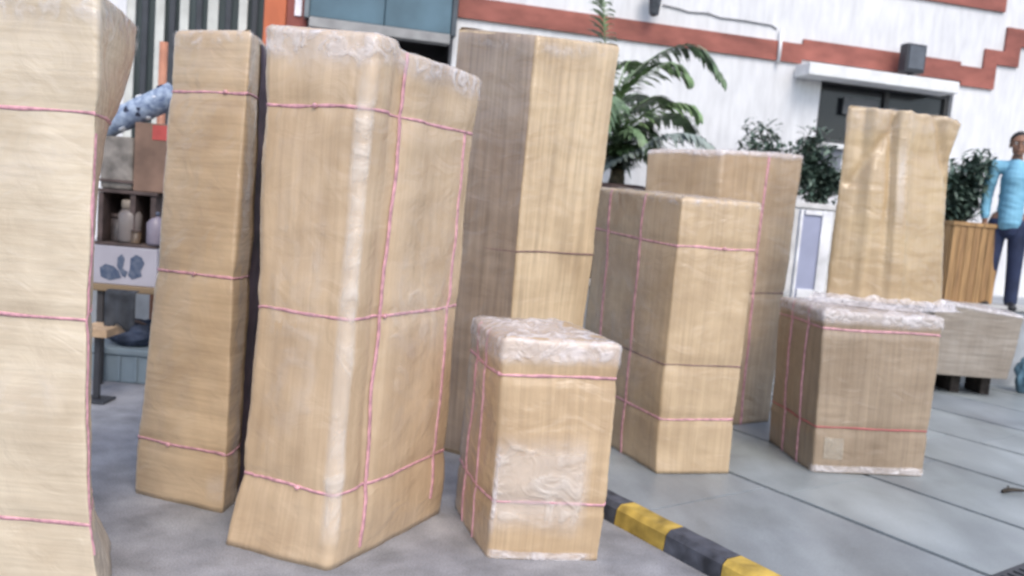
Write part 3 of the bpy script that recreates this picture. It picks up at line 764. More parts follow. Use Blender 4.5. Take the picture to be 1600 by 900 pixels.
# ------------------------------------------------------------------ goods on a table, seen between the cream and the slim box
dT = 5.7
tl, tr = at(120, 452, dT).x, at(262, 452, dT).x
zt2 = at(190, 446, dT).z; zb2 = at(190, 464, dT).z
m_oldwood = mat('table_wood', (0.17, 0.12, 0.07), 0.7, 0.25, 6, 0.3, (0.2, 2, 2))
tb = thing('table', 'wooden table holding cartons in the gap beside the cream box', 'table', ((tl + tr) / 2, dT + 0.3, 0))
tw = (tr - tl) / 2
box('tabletop', -tw, tw, -0.3, 0.35, zt2 - 0.05, zt2, m_oldwood, tb, 0.008)
for sx in (-1, 1):
    for sy in (-1, 1):
        x = sx * (tw - 0.06) if not (sx < 0 and sy < 0) else at(150, 550, dT).x - (tl + tr) / 2
        box('leg', x - 0.022, x + 0.022, (-0.27 if sy < 0 else 0.28), (-0.226 if sy < 0 else 0.324), 0.0, zt2 - 0.052, mat('leg_dark', (0.05, 0.045, 0.045), 0.6), tb, 0.004)
# printed white carton
x0, x1 = at(138, 415, dT).x, at(243, 415, dT).x
pc = thing('printed_carton', 'white carton with dark blue blotchy print on the wooden table', 'carton', ((x0 + x1) / 2, dT + 0.17, zt2))
hw, hh = (x1 - x0) / 2, at(190, 386, dT).z - zt2
box('carton_body', -hw, hw, -0.15, 0.17, 0.001, hh, mat('carton_white', (0.36, 0.345, 0.39), 0.55, 0.06, 4), pc, 0.006)
m_ink = mat('ink_blue', (0.028, 0.045, 0.085), 0.55, 0.3, 30, col2=(0.12, 0.14, 0.19))
def blot(pts, z=-0.1525):
    n = len(pts); vs = [(x, z, y) for x, y in pts] + [(x, z + 0.0015, y) for x, y in pts]
    fs = [tuple(range(n)), tuple(range(n, 2 * n))[::-1]] + [(i, (i + 1) % n, n + (i + 1) % n, n + i) for i in range(n)]
    return mesh('print', vs, fs, m_ink, pc)
def P(px, py): q = at(px, py, dT + 0.02); return (q.x - (x0 + x1) / 2, q.z - zt2)
blot([P(*p) for p in ((156, 418), (165, 412), (178, 416), (186, 424), (190, 434), (172, 438), (158, 432))])
blot([P(*p) for p in ((183, 416), (184, 402), (191, 397), (195, 405), (192, 420), (200, 425), (196, 434), (191, 431))])
blot([P(*p) for p in ((203, 420), (204, 404), (213, 398), (222, 403), (226, 412), (220, 424), (222, 432), (206, 437), (200, 430))])
# rack with jar and bottle
zR = zt2 + hh + 0.003
rk = thing('rack', 'dark open rack standing on the printed white carton', 'rack', ((x0 + x1) / 2, dT + 0.18, zR))
hR = at(190, 297, dT).z - zR
m_rk = mat('rack_brown', (0.085, 0.06, 0.055), 0.7, 0.25, 8)
box('shelf', -hw + .02, hw - .02, -0.15, 0.15, 0, 0.022, m_rk, rk, 0.003); box('shelf', -hw + .02, hw - .02, -0.15, 0.15, hR - 0.024, hR, m_rk, rk, 0.003)
for sx in (-1, 0.22, 1):
    xx = sx * (hw - 0.05)
    box('side_panel', xx - 0.018, xx + 0.018, -0.14, 0.14, 0.024, hR - 0.026, m_rk, rk, 0.003)
box('back_panel', -hw + .03, hw - .03, 0.142, 0.15, 0.024, hR - 0.026, m_rk, rk)
jx = at(193, 340, dT).x
j = thing('jar', 'pale tall jar standing in the dark rack', 'jar', (jx, dT + 0.10, zR + 0.024))
hJ = hR - 0.07
lathe('jar_body', [(0.06, 0), (0.075, 0.02), (0.078, hJ * 0.62), (0.05, hJ * 0.74)], mat('jar_pale', (0.19, 0.165, 0.155), 0.35, 0.1, 6), j)
lathe('lid', [(0.055, hJ * 0.745), (0.058, hJ * 0.76), (0.058, hJ * 0.92), (0.05, hJ * 0.94)], mat('lid_cream', (0.24, 0.20, 0.16), 0.5), j)
jx = at(237, 345, dT).x
b_ = thing('bottle', 'lilac plastic bottle beside the jar in the dark rack', 'bottle', (jx, dT + 0.07, zR + 0.024))
lathe('bottle_body', [(0.05, 0), (0.06, 0.015), (0.06, 0.15), (0.03, 0.19), (0.02, 0.2)], mat('bottle_lilac', (0.22, 0.195, 0.24), 0.35, 0.1, 6), b_)
lathe('cap', [(0.022, 0.201), (0.022, 0.225), (0.018, 0.23)], m_ink, b_, 16)
for lab, px, dy, rr_, hh_, cc in (('dark round tin at the back of the rack next to the pale jar', 168, 0.1, 0.05, 0.2, (0.06, 0.05, 0.05)), ('small brown tin in front of the pale jar in the rack', 207, 0.0, 0.034, 0.1, (0.11, 0.075, 0.05))):
    tn = thing('tin', lab, 'tin', (at(px, 345, dT).x, dT + dy + 0.06, zR + 0.024))
    lathe('tin_body', [(rr_ * .97, 0), (rr_, 0.006), (rr_, hh_ * 0.8)], mat('tin_' + str(px), cc, 0.4, 0.25, 14), tn, 18)
    lathe('lid', [(rr_ * 1.04, hh_ * 0.802), (rr_ * 1.04, hh_ * 0.93), (rr_ * 0.9, hh_ * 0.96)], m_rk, tn, 18)
rag = thing('dark_cloth', 'dark crumpled cloth hanging over the table edge under the printed carton', 'cloth', (at(222, 470, dT).x, dT - 0.01, zt2))
vs, fs = [], []
for j in range(15):
    for i in range(13):
        f = j / 14; x = (i / 12 - 0.5) * 0.2
        y, z = (0.0 + 0.0, 0.0)
        if f < 0.12: y, z = -0.25 - 0.05 * f / 0.12, 0.004
        else: y, z = -0.308 - 0.012 * math.sin(i * 1.3) * f, 0.002 - (f - 0.12) * 0.27 * (1 + 0.12 * math.sin(i * 0.9))
        vs.append((x, y, z))
for j in range(14):
    for i in range(12): fs.append((j * 13 + i, j * 13 + i + 1, (j + 1) * 13 + i + 1, (j + 1) * 13 + i))
co = mesh('fabric', vs, fs, mat('cloth_dark', (0.045, 0.05, 0.06), 0.9, 0.3, 9), rag, True)
md = co.modifiers.new('thick', 'SOLIDIFY'); md.thickness = 0.004
# grey bundle and brown carton on the rack, patterned roll over both
zQ = zR + hR
q0, q1 = at(150, 250, dT).x, at(203, 250, dT).x; zq = at(180, 212, dT).z
gb = thing('paper_bundle', 'grey paper-wrapped bundle on the rack beside the brown carton', 'bundle', ((q0 + q1) / 2, dT + 0.18, zQ))
bm = bmesh.new(); add_box(bm, -(q1 - q0) / 2, (q1 - q0) / 2, -0.13, 0.13, 0, zq - zQ, 0.025)
bmesh.ops.subdivide_edges(bm, edges=bm.edges[:], cuts=2, use_grid_fill=True)
for v in bm.verts: v.co += Vector((noise.noise(v.co * 9), noise.noise(v.co * 9 + Vector((5, 0, 0))), 0)) * 0.012
bm_obj('wrapping', bm, mat('paper_grey', (0.21, 0.19, 0.17), 0.7, 0.3, 8, 0.3), gb, True)
bm = bmesh.new(); add_box(bm, -(q1 - q0) / 2 - .012, (q1 - q0) / 2 + .012, -0.144, 0.144, 0.05, 0.068); bm_obj('tie', bm, m_rk, gb)
q2, q3 = at(204, 250, dT).x + 0.008, at(262, 250, dT).x; zq3 = at(235, 192, dT).z
bc = thing('brown_carton', 'brown carton with red corner patch on the rack under the patterned roll', 'carton', ((q2 + q3) / 2, dT + 0.18, zQ))
wB = (q3 - q2) / 2
box('carton_body', -wB, wB, -0.15, 0.14, 0.001, zq3 - zQ, mat('carton_brown', (0.20, 0.125, 0.09), 0.7, 0.2, 5), bc, 0.006)
box('red_patch', -0.0, wB - 0.012, -0.153, -0.151, zq3 - zQ - 0.11, zq3 - zQ - 0.01, mat('patch_red', (0.42, 0.07, 0.06), 0.6), bc)
# roll
m_roll = mat('roll_cloth', (0.30, 0.36, 0.45), 0.8, 0.25, 26, 0.2, col2=(0.10, 0.14, 0.24))
r0, r1 = at(152, 203, dT + 0.12), at(272, 148, dT + 0.12)
# rest the roll on the two packs' top edges
bm = bmesh.new(); n = 22; pts = [r0.lerp(r1, k / (n - 1)) for k in range(n)]
tube(bm, pts, [(0.095 + 0.006 * noise.noise((k * 0.5, 0, 0)), 0.085 + 0.008 * noise.noise((k * 0.6, 2, 0))) for k in range(n)], 20)
rollo = thing('fabric_roll', 'blue and white spotted fabric roll lying slanted on the brown carton', 'fabric roll', r0.lerp(r1, .5))
o = bm_obj('cloth', bm, m_roll, rollo, True)
for v in o.data.vertices: v.co -= rollo.location
axis = (r1 - r0).normalized(); sd = axis.cross(Vector((0, 0, 1))).normalized(); upv = sd.cross(axis)
m_dot = mat('spot_dark', (0.02, 0.025, 0.05), 0.7)
rd = random.Random(5)
for k in range(11):
    f = rd.uniform(0.06, 0.94); th = rd.uniform(-0.5, 2.3); rad = rd.uniform(0.014, 0.026)
    nrm = (sd * math.cos(th) + upv * math.sin(th)); nrm = nrm if nrm.y < 0.3 else -nrm
    c = r0.lerp(r1, f) + nrm * 0.094 - rollo.location
    t2 = nrm.cross(axis)
    vs = [c + (axis * math.cos(q) + t2 * math.sin(q)) * rad * (1 + 0.2 * math.sin(3 * q + k)) for q in [2 * math.pi * i / 10 for i in range(10)]]
    mesh('spot', vs + [v - nrm * 0.014 for v in vs], [tuple(range(10))] + [(i, (i + 1) % 10, 10 + (i + 1) % 10, 10 + i) for i in range(10)], m_dot if k % 3 else mat('spot_white', (0.7, 0.72, 0.75), 0.7), rollo)
# orange post
op = at(254, 120, dT + 0.55)
ot = thing('orange_post', 'orange post standing behind the fabric roll and the slim box', 'post', (op.x, op.y, 0))
lathe('pole', [(0.03, 0.03), (0.03, at(258, 66, dT + 0.55).z)], mat('post_orange', (0.42, 0.19, 0.12), 0.5), ot, 14)
lathe('foot', [(0.11, 0), (0.11, 0.02), (0.04, 0.03)], m_blkm, ot, 16)
# under the table
c = ground(205, 556, 0.0)
nb = thing('blue_bundle', 'dark blue cloth bundle lying on the crate under the table', 'bundle', (at(212, 520, 6.0).x, 6.0, 0.252))
bm = bmesh.new(); bmesh.ops.create_icosphere(bm, subdivisions=4, radius=1)
for v in bm.verts:
    d = 1 + 0.25 * noise.noise(v.co * 2.2) + 0.1 * noise.noise(v.co * 6)
    v.co = Vector((v.co.x * 0.20 * d, v.co.y * 0.14 * d, max(0, 0.09 + v.co.z * 0.10 * d)))
bm_obj('cloth', bm, mat('navy_cloth', (0.045, 0.06, 0.10), 0.85, 0.3, 9), nb, True)
bm = bmesh.new(); tube(bm, [(-0.19, -0.02, 0.10), (-0.06, -0.1, 0.185), (0.06, -0.1, 0.19), (0.19, 0.0, 0.10)], 0.012, 6); bm_obj('tie', bm, m_rk, nb)
ub = thing('pale_crate', 'pale blue plastic crate standing under the table', 'crate', (at(203, 560, 6.0).x, 6.0, 0))
m_pb = mat('plastic_paleblue', (0.20, 0.25, 0.285), 0.45, 0.08, 4)
box('crate_body', -0.24, 0.24, -0.16, 0.16, 0.0, 0.2, m_pb, ub, 0.012); box('rim', -0.255, 0.255, -0.175, 0.175, 0.202, 0.25, m_pb, ub, 0.01)
for sx in (-0.12, 0, 0.12): box('rib', sx - 0.012, sx + 0.012, -0.172, -0.1605, 0.015, 0.195, m_pb, ub, 0.003)
tp = thing('short_plank', 'short tan plank on a dark stand beside the cream box', 'plank', (at(152, 512, 5.3).x, 5.3, 0))
zz = at(152, 520, 5.3).z
box('plank_board', -0.11, 0.09, -0.06, 0.2, zz - 0.02, zz + 0.035, mat('plank_tan', (0.46, 0.32, 0.20), 0.7, 0.2, 8), tp, 0.006)
box('stand', -0.018, 0.018, 0.0, 0.036, 0.02, zz - 0.022, m_blkm, tp, 0.003); box('foot', -0.09, 0.09, -0.07, 0.1, 0.0, 0.018, m_blkm, tp, 0.003)

# ------------------------------------------------------------------ planting on the terrace
def leaf_mesh(vs, fs, base, d, L, wd, upv, curl=0.25):
    d = d.normalized(); s_ = d.cross(upv)
    s_ = s_.normalized() if s_.length > 1e-4 else Vector((1, 0, 0)); n_ = s_.cross(d)
    i0 = len(vs)
    vs += [base, base + d * L * 0.35 + s_ * wd + n_ * 0.01, base + d * L * 0.35 - s_ * wd + n_ * 0.01, base + d * L * 0.72 + s_ * wd * 0.75 - n_ * L * curl * 0.3, base + d * L * 0.72 - s_ * wd * 0.75 - n_ * L * curl * 0.3, base + d * L - n_ * L * curl]
    fs += [(i0, i0 + 1, i0 + 2), (i0 + 1, i0 + 3, i0 + 4, i0 + 2), (i0 + 3, i0 + 5, i0 + 4)]
m_palm = [mat('palm_green', (0.14, 0.22, 0.115), 0.45, 0.35, 5, 0), mat('palm_bright', (0.185, 0.28, 0.125), 0.45, 0.3, 5, 0), mat('palm_grey', (0.22, 0.26, 0.235), 0.5, 0.25, 5, 0)]
dP = 8.35
pb0 = at(962, 285, dP)
pot = thing('plant_pot', 'tall dark pot holding the palm behind the tallest box', 'pot', (pb0.x, dP, TER_Z + 0.003))
hp = pb0.z - TER_Z
lathe('pot_body', [(0.2, 0), (0.22, 0.02), (0.29, hp - 0.12)], mat('pot_dark', (0.035, 0.03, 0.028), 0.6, 0.25, 6), pot)
lathe('rim', [(0.295, hp - 0.118), (0.315, hp - 0.11), (0.315, hp - 0.03), (0.27, hp - 0.02), (0.24, hp - 0.08)], mat('pot_rim', (0.06, 0.035, 0.03), 0.55), pot)
palm = thing('palm', 'arching green palm in the dark pot against the white wall', 'palm', (pb0.x, dP, pb0.z - 0.06))
po = palm.location
bm = bmesh.new(); tube(bm, [(0, 0, -0.0), (0.01, 0, 0.12), (-0.01, 0.02, 0.32)], [0.09, 0.075, 0.05], 10); bm_obj('trunk', bm, mat('palm_trunk', (0.09, 0.075, 0.045), 0.9, 0.3, 20), palm, True)
def frond(pts, mt, ll=0.34, seed=0, droop=0.5):
    r_ = random.Random(seed)
    # Catmull through pts
    def cm(t):
        n = len(pts) - 1; x = t * n; i = min(int(x), n - 1); f = x - i
        p0, p1, p2, p3 = pts[max(i - 1, 0)], pts[i], pts[i + 1], pts[min(i + 2, n)]
        return 0.5 * ((2 * p1) + (p2 - p0) * f + (2 * p0 - 5 * p1 + 4 * p2 - p3) * f * f + (3 * p1 - p0 - 3 * p2 + p3) * f ** 3)
    vs, fs = [], []; n = 70
    for k in range(4, n):
        t = k / n; p = cm(t); tg = (cm(min(1, t + 0.02)) - cm(max(0, t - 0.02))).normalized()
        sv = tg.cross(Vector((0, 0, 1)));  sv = sv.normalized() if sv.length > 0.05 else Vector((1, 0, 0))
        L = ll * math.sin(math.pi * (0.12 + 0.82 * t)) ** 0.7 * r_.uniform(0.8, 1.15)
        for sd_ in (-1, 1):
            d = tg * 0.75 + sv * sd_ * r_.uniform(0.55, 0.9) + Vector((0, 0, -droop * r_.uniform(0.3, 1.1)))
            leaf_mesh(vs, fs, p, d, L, 0.025, Vector((0, 0, 1)), 0.22)
    bm = bmesh.new()
    me0 = bpy.data.meshes.new('tmp'); me0.from_pydata([tuple(v) for v in vs], [], fs); bm.from_mesh(me0); bpy.data.meshes.remove(me0)
    tube(bm, [cm(k / 14) for k in range(15)], [0.016 - 0.012 * k / 14 for k in range(15)], 6)
    me = bpy.data.meshes.new('frond'); bm.to_mesh(me); bm.free()
    return link('frond', me, mt, palm, False)
cb = Vector((0, 0, 0.30))
def W(px, py, dd): return at(px, py, dP + dd) - po
F1 = [((967, 150, 0), (1010, 97, 0.1), (1067, 70, .15), (1103, 84, .15), (1132, 128, .1)), ((968, 160, -.1), (1017, 107, -.2), (1057, 100, -.3), (1080, 126, -.3)), ((975, 205, -.1), (1033, 165, -.2), (1075, 163, -.3), (1092, 178, -.3)), ((978, 215, .1), (1033, 180, .3), (1067, 180, .4), (1086, 203, .5)), ((972, 248, -.2), (1033, 214, -.5), (1083, 210, -.7), (1112, 228, -.8)), ((952, 150, .1), (945, 60, .2), (943, 0, .25), (940, -60, .3)), ((960, 180, .4), (985, 150, .9), (1005, 150, 1.2), (1020, 180, 1.3)), ((955, 190, -.3), (950, 150, -.8), (945, 160, -1.1), (940, 200, -1.3)), ((962, 160, .2), (975, 110, .4), (985, 95, .6), (1000, 110, .7)), ((970, 215, .1), (995, 195, .2), (1015, 200, .2), (1030, 225, .3)), ((966, 235, .3), (1000, 225, .5), (1030, 230, .6), (1055, 246, .6)), ((966, 240, 0), (985, 228, -.1), (1008, 232, -.2), (1025, 250, -.2)), ((965, 190, 0.2), (995, 165, .3), (1025, 150, .4), (1050, 160, .5)), ((968, 225, -.1), (985, 205, -.3), (1000, 205, -.4), (1015, 240, -.4))]
for k, f in enumerate(F1):
    frond([cb * 0.4, cb] + [W(*q) for q in f], m_palm[(0, 1, 1, 0, 2, 1, 0, 0, 1, 0, 0, 1, 1, 0)[k]], (0.30, 0.30, 0.30, 0.30, 0.26, 0.24)[min(k, 5)] if k < 6 else 0.30, k, 0.5)

m_leaf = [mat('shrub_green', (0.085, 0.135, 0.105), 0.5, 0.4, 6, 0), mat('shrub_pale', (0.15, 0.21, 0.165), 0.5, 0.3, 6, 0)]
def shrub(name, label, loc, rx, ry, h, n, seed, size=0.11):
    r_ = random.Random(seed); t = thing(name, label, 'shrub', loc, 0, 'shrubs in terrace planters')
    bm = bmesh.new(); tips = []
    for k in range(9):
        a_ = r_.uniform(0, 6.28); rr_ = r_.uniform(0.2, 1); p1 = Vector((math.cos(a_) * rx * rr_, math.sin(a_) * ry * rr_, h * r_.uniform(0.4, 1.05)))
        p0 = Vector((p1.x * 0.25, p1.y * 0.25, -0.0)); pm = p0.lerp(p1, 0.5) + Vector((r_.uniform(-.04, .04), r_.uniform(-.04, .04), 0.04))
        tube(bm, [p0, pm, p1], [0.012, 0.009, 0.004], 5); tips.append((p0, pm, p1))
    bm_obj('stem', bm, mat('stem_brown', (0.07, 0.06, 0.04), 0.9), t)
    for mi in (0, 1):
        vs, fs = [], []
        for k in range(n if mi == 0 else n // 3):
            p0, pm, p1 = r_.choice(tips); f = r_.uniform(0.15, 1.05)
            b = (p0.lerp(pm, f * 2) if f < 0.5 else pm.lerp(p1, f * 2 - 1)) + Vector([max(-.1, min(.1, r_.gauss(0, .06))) for _ in range(3)])
            b.z = max(b.z, 0.02)
            d = Vector((r_.uniform(-1, 1), r_.uniform(-1, 1), r_.uniform(-0.3, 0.9)))
            leaf_mesh(vs, fs, b, d, size * r_.choice((0.6, 0.8, 1.1, 1.5)), size * r_.uniform(0.13, 0.24), Vector((r_.uniform(-.3, .3), r_.uniform(-.3, .3), 1)), 0.3)
        o = mesh('foliage', vs, fs, m_leaf[mi], t); o['kind'] = 'stuff'
    return t
tw_ = math.atan2(WD.y, WD.x)
# pale planter with shrubs (between the two stacks)
dS = 9.2
s0, s1 = at(1170, 300, dS).x, at(1315, 318, dS).x; ztop = at(1262, 318, dS).z
pp = thing('pale_planter', 'pale concrete planter with shrubs under the window', 'planter', ((s0 + s1) / 2, dS, TER_Z + .003), tw_)
hl = (s1 - s0) / 2 * 1.02; hz_ = ztop - TER_Z
m_pp = mat('planter_pale', (0.55, 0.54, 0.53), 0.8, 0.1, 6, 0.2)
box('planter_body', -hl, hl, -0.2, 0.2, 0, hz_ - 0.06, m_pp, pp, 0.01); box('rim', -hl - .02, hl + .02, -0.22, 0.22, hz_ - 0.058, hz_, m_pp, pp, 0.01)
def onpp(f): return Vector(((s0 + s1) / 2, dS, ztop + 0.002)) + WD * hl * f
sh_ = lambda py: at(1240, py, dS).z - ztop
shrub('shrub', 'low spreading shrub in the pale planter behind the tall tan box', onpp(-0.55), 0.46, 0.18, sh_(208), 950, 11)
shrub('shrub', 'dark leafy shrub in the pale planter between the two stacked piles and the window', onpp(0.55), 0.36, 0.18, sh_(222), 1150, 12)
# wooden slatted planter with bush
dW = 9.15
s0, s1 = at(1452, 350, dW).x, at(1540, 352, dW).x; ztop = at(1520, 349, dW).z
wp = thing('wooden_planter', 'wooden slatted planter beside the person in blue', 'planter', ((s0 + s1) / 2, dW, TER_Z + .003), tw_)
hl = (s1 - s0) / 2; hz_ = ztop - TER_Z
m_wood = [mat('slat_wood_' + 'ab'[i], c, 0.6, 0.2, 5, 0.2, (6, 6, 0.5)) for i, c in enumerate([(0.36, 0.215, 0.095), (0.31, 0.18, 0.08)])]
box('liner', -hl + .03, hl - .03, -0.27, 0.27, 0.0, hz_ - 0.04, mat('liner_dark', (0.03, 0.028, 0.025), 0.9), wp)
ns = 7; ww = 2 * hl / ns
for k in range(ns):
    for y in (-0.3, 0.275): box('slat', -hl + ww * k + .004, -hl + ww * (k + 1) - .004, y, y + 0.025, 0.01, hz_ - 0.045, m_wood[k % 2], wp, 0.003)
for k in range(5):
    for x in (-hl - 0.001, hl - 0.024): box('slat', x, x + 0.025, -0.27 + 0.108 * k + .004, -0.27 + 0.108 * (k + 1) - .004, 0.01, hz_ - 0.045, m_wood[k % 2], wp, 0.003)
for y0_, y1_ in ((-0.315, -0.27), (0.27, 0.315)): box('rim', -hl - .015, hl + .015, y0_, y1_, hz_ - 0.043, hz_, m_wood[0], wp, 0.004)
for x0_, x1_ in ((-hl - .015, -hl + .03), (hl - .03, hl + .015)): box('rim', x0_, x1_, -0.269, 0.269, hz_ - 0.043, hz_, m_wood[0], wp, 0.004)
shrub('shrub', 'bushy dark green shrub in the wooden slatted planter', Vector(((s0 + s1) / 2, dW, ztop - 0.035)), 0.34, 0.24, at(1520, 243, dW).z - ztop, 1900, 13)
# framed pale board leaning by the tapered box
dB = 7.1
s0, s1 = at(1242, 400, dB).x, at(1292, 400, dB).x; zt3 = at(1262, 328, dB).z
sb = thing('display_board', 'white-framed lilac board standing behind the low film-collared box', 'board', ((s0 + s1) / 2, dB, 0))
hl = (s1 - s0) / 2; m_fr = mat('frame_white', (0.80, 0.81, 0.84), 0.4)
box('board_panel', -hl + .025, hl - .085, -0.012, 0.02, 0.75, zt3 - 0.04, mat('board_lilac', (0.36, 0.39, 0.54), 0.4, 0.1, 2), sb)
for a_ in ((hl - .085, hl, 0.02, zt3), (-hl, -hl + .025, 0.02, zt3)): box('post', a_[0], a_[1], -0.03, 0.03, a_[2], a_[3], m_fr, sb, 0.006)
box('frame_rail', -hl + .041, hl - .086, -0.028, 0.028, zt3 - 0.04, zt3 - .003, m_fr, sb, 0.004); box('frame_rail', -hl + .041, hl - .086, -0.028, 0.028, 0.9, 0.98, m_fr, sb, 0.004)
for a_ in (-hl + .02, hl - .042): box('foot', a_ - 0.03, a_ + 0.03, -0.2, 0.2, 0.0, 0.019, m_fr, sb, 0.004)

# ------------------------------------------------------------------ person
def chain(bm, pts, rads, n=14): 
    """closed limb: rounded at both ends"""
    P_ = [Vector(p) for p in pts]; rd_ = [r if isinstance(r, tuple) else (r, r) for r in rads]
    d0 = (P_[0] - P_[1]).normalized(); d1 = (P_[-1] - P_[-2]).normalized()
    e0 = [(P_[0] + d0 * min(rd_[0]) * k, (rd_[0][0] * c, rd_[0][1] * c)) for k, c in ((0.85, 0.5), (0.5, 0.85))]
    e1 = [(P_[-1] + d1 * min(rd_[-1]) * k, (rd_[-1][0] * c, rd_[-1][1] * c)) for k, c in ((0.5, 0.85), (0.85, 0.5))]
    al = e0 + list(zip(P_, rd_)) + e1
    tube(bm, [a for a, _ in al], [b for _, b in al], n)
def blob(bm, c, r, sub=3):
    q = bmesh.ops.create_icosphere(bm, subdivisions=sub, radius=1)
    for v in q['verts']: v.co = Vector((c[0] + v.co.x * r[0], c[1] + v.co.y * r[1], c[2] + v.co.z * r[2]))
def fused(name, bm, m, parent, vox, sm=4):
    me = bpy.data.meshes.new(name); bmesh.ops.recalc_face_normals(bm, faces=bm.faces); bm.to_mesh(me); bm.free()
    tmp = bpy.data.objects.new('tmp', me); C.objects.link(tmp)
    md = tmp.modifiers.new('r', 'REMESH'); md.mode = 'VOXEL'; md.voxel_size = vox
    s_ = tmp.modifiers.new('s', 'SMOOTH'); s_.factor = 0.5; s_.iterations = sm
    dg = bpy.context.evaluated_depsgraph_get(); dg.update()
    new = bpy.data.meshes.new_from_object(tmp.evaluated_get(dg)); bpy.data.objects.remove(tmp); new.name = name
    new.materials.clear()
    return link(name, new, m, parent, True)
dM = 8.95
pp_ = at(1593, 225, dM)
per = thing('person', 'person in sky blue shirt and navy trousers standing by the wooden planter', 'person', (pp_.x, dM, TER_Z + 0.003), R(-26))
K = 1.87 / 1.75
def s(v): return tuple(Vector(v) * K)
m_skin = mat('skin_brown', (0.24, 0.125, 0.08), 0.55, 0.1, 12, 0.05)
# faces -y; x to the picture's right
armL = [(-0.18, 0.0, 1.42), (-0.203, 0.01, 1.28), (-0.215, 0.03, 1.13), (-0.215, -0.01, 1.0), (-0.21, -0.05, 0.875)]
armR = [(-x, y, z) for x, y, z in armL]
bm = bmesh.new()
chain(bm, [s((0, 0.0, 0.88)), s((0, 0.0, 1.0)), s((0, 0.0, 1.15)), s((0, 0.0, 1.3)), s((0, 0.005, 1.42))], [(0.155, 0.105), (0.145, 0.10), (0.15, 0.105), (0.175, 0.11), (0.13, 0.08)], 18)
chain(bm, [s((-0.17, 0, 1.41)), s((0.17, 0, 1.41))], [0.062, 0.062])
chain(bm, [s((0, 0.01, 1.42)), s((0, -0.005, 1.52))], [0.058, 0.055])
for A_ in (armL, armR):
    chain(bm, [s(p) for p in A_], [0.055, 0.05, 0.042, 0.037, 0.027])
    sx = -1 if A_ is armL else 1
    w0 = Vector(A_[-1])
    palm_c = w0 + Vector((0, -0.012, -0.05))
    chain(bm, [s(w0 + Vector((0, -0.005, -0.015))), s(palm_c), s(w0 + Vector((0, -0.02, -0.085)))], [(0.018, 0.028), (0.016, 0.040), (0.014, 0.038)], 12)
    for fi, (oy, ln) in enumerate(((-0.042, 0.068), (-0.02, 0.078), (0.002, 0.073), (0.022, 0.058))):
        b = w0 + Vector((0, oy - 0.004, -0.085))
        k1 = b + Vector((-sx * 0.004, -0.003, -ln * 0.45)); k2 = k1 + Vector((-sx * 0.012, -0.002, -ln * 0.32)); k3 = k2 + Vector((-sx * 0.016, 0, -ln * 0.22))
        chain(bm, [s(b), s(k1), s(k2), s(k3)], [0.0090, 0.0085, 0.008, 0.0065], 8)
    b = w0 + Vector((0, -0.035, -0.03)); chain(bm, [s(b), s(b + Vector((-sx * 0.008, -0.028, -0.028))), s(b + Vector((-sx * 0.014, -0.036, -0.06)))], [0.013, 0.011, 0.0085], 8)
for sx in (-1, 1):
    chain(bm, [s((sx * 0.085, 0, 0.9)), s((sx * 0.095, -0.005, 0.7)), s((sx * 0.1, -0.01, 0.5)), s((sx * 0.105, 0.01, 0.33)), s((sx * 0.11, 0.015, 0.09))], [0.088, 0.075, 0.055, 0.052, 0.036])
    chain(bm, [s((sx * 0.112, 0.04, 0.045)), s((sx * 0.12, -0.13, 0.035))], [(0.035, 0.035), (0.04, 0.025)])
hc = Vector((0.0, -0.02, 1.635))
def hd(x, y, z): return s(hc + Vector((x, y, z)))
blob(bm, hd(0, 0.012, 0.03), tuple(Vector((0.076, 0.095, 0.092)) * K)); blob(bm, hd(0, -0.022, -0.045), tuple(Vector((0.060, 0.066, 0.074)) * K))
blob(bm, hd(0, -0.06, -0.088), tuple(Vector((0.03, 0.026, 0.024)) * K), 2)                        # chin
chain(bm, [hd(0, -0.083, 0.018), hd(0, -0.098, -0.012), hd(0, -0.106, -0.026)], [0.009, 0.011, 0.014], 8)   # nose
chain(bm, [hd(-0.045, -0.074, 0.03), hd(0, -0.086, 0.033), hd(0.045, -0.074, 0.03)], [0.010, 0.012, 0.010], 8)  # brow
chain(bm, [hd(-0.022, -0.082, -0.055), hd(0, -0.091, -0.053), hd(0.022, -0.082, -0.055)], [0.006, 0.008, 0.006], 8)  # lips
chain(bm, [hd(-0.020, -0.082, -0.066), hd(0, -0.089, -0.067), hd(0.020, -0.082, -0.066)], [0.006, 0.008, 0.006], 8)
for sx in (-1, 1):
    blob(bm, hd(sx * 0.078, 0.012, -0.005), tuple(Vector((0.010, 0.020, 0.032)) * K), 2)
    blob(bm, hd(sx * 0.042, -0.056, -0.02), tuple(Vector((0.026, 0.022, 0.022)) * K), 2)
fused('body', bm, m_skin, per, 0.0055, 3)
m_eye = mat('eye_white', (0.7, 0.68, 0.65), 0.2)
for sx in (-1, 1):
    bm = bmesh.new(); blob(bm, hd(sx * 0.032, -0.0745, 0.008), (0.0125,) * 3, 2); e = bm_obj('eye', bm, m_eye, per, True)
    bm = bmesh.new(); blob(bm, hd(sx * 0.032, -0.0845, 0.008), (0.006, 0.004, 0.006), 2); bm_obj('iris', bm, m_blkm, e, True)
bm = bmesh.new()
blob(bm, hd(0, 0.026, 0.042), tuple(Vector((0.085, 0.098, 0.094)) * K), 4)
for v in bm.verts[:]:
    q = Vector(v.co) / K - hc
    fr = -0.062 + max(0, (0.075 - q.z)) * 0.0
    if q.y < -0.02 and q.z < 0.062: v.co.y = (hc.y + 0.0 + (q.y + 0.02) * 0.1) * K; v.co.x *= 0.8
    v.co += Vector((noise.noise(v.co * 60), noise.noise(v.co * 60 + Vector((3, 3, 3))), noise.noise(v.co * 50 + Vector((9, 0, 0))))) * 0.004
    if q.z < -0.03: v.co.x *= 0.8
bm_obj('hair', bm, mat('hair_black', (0.012, 0.011, 0.011), 0.5, 0.2, 40), per, True)
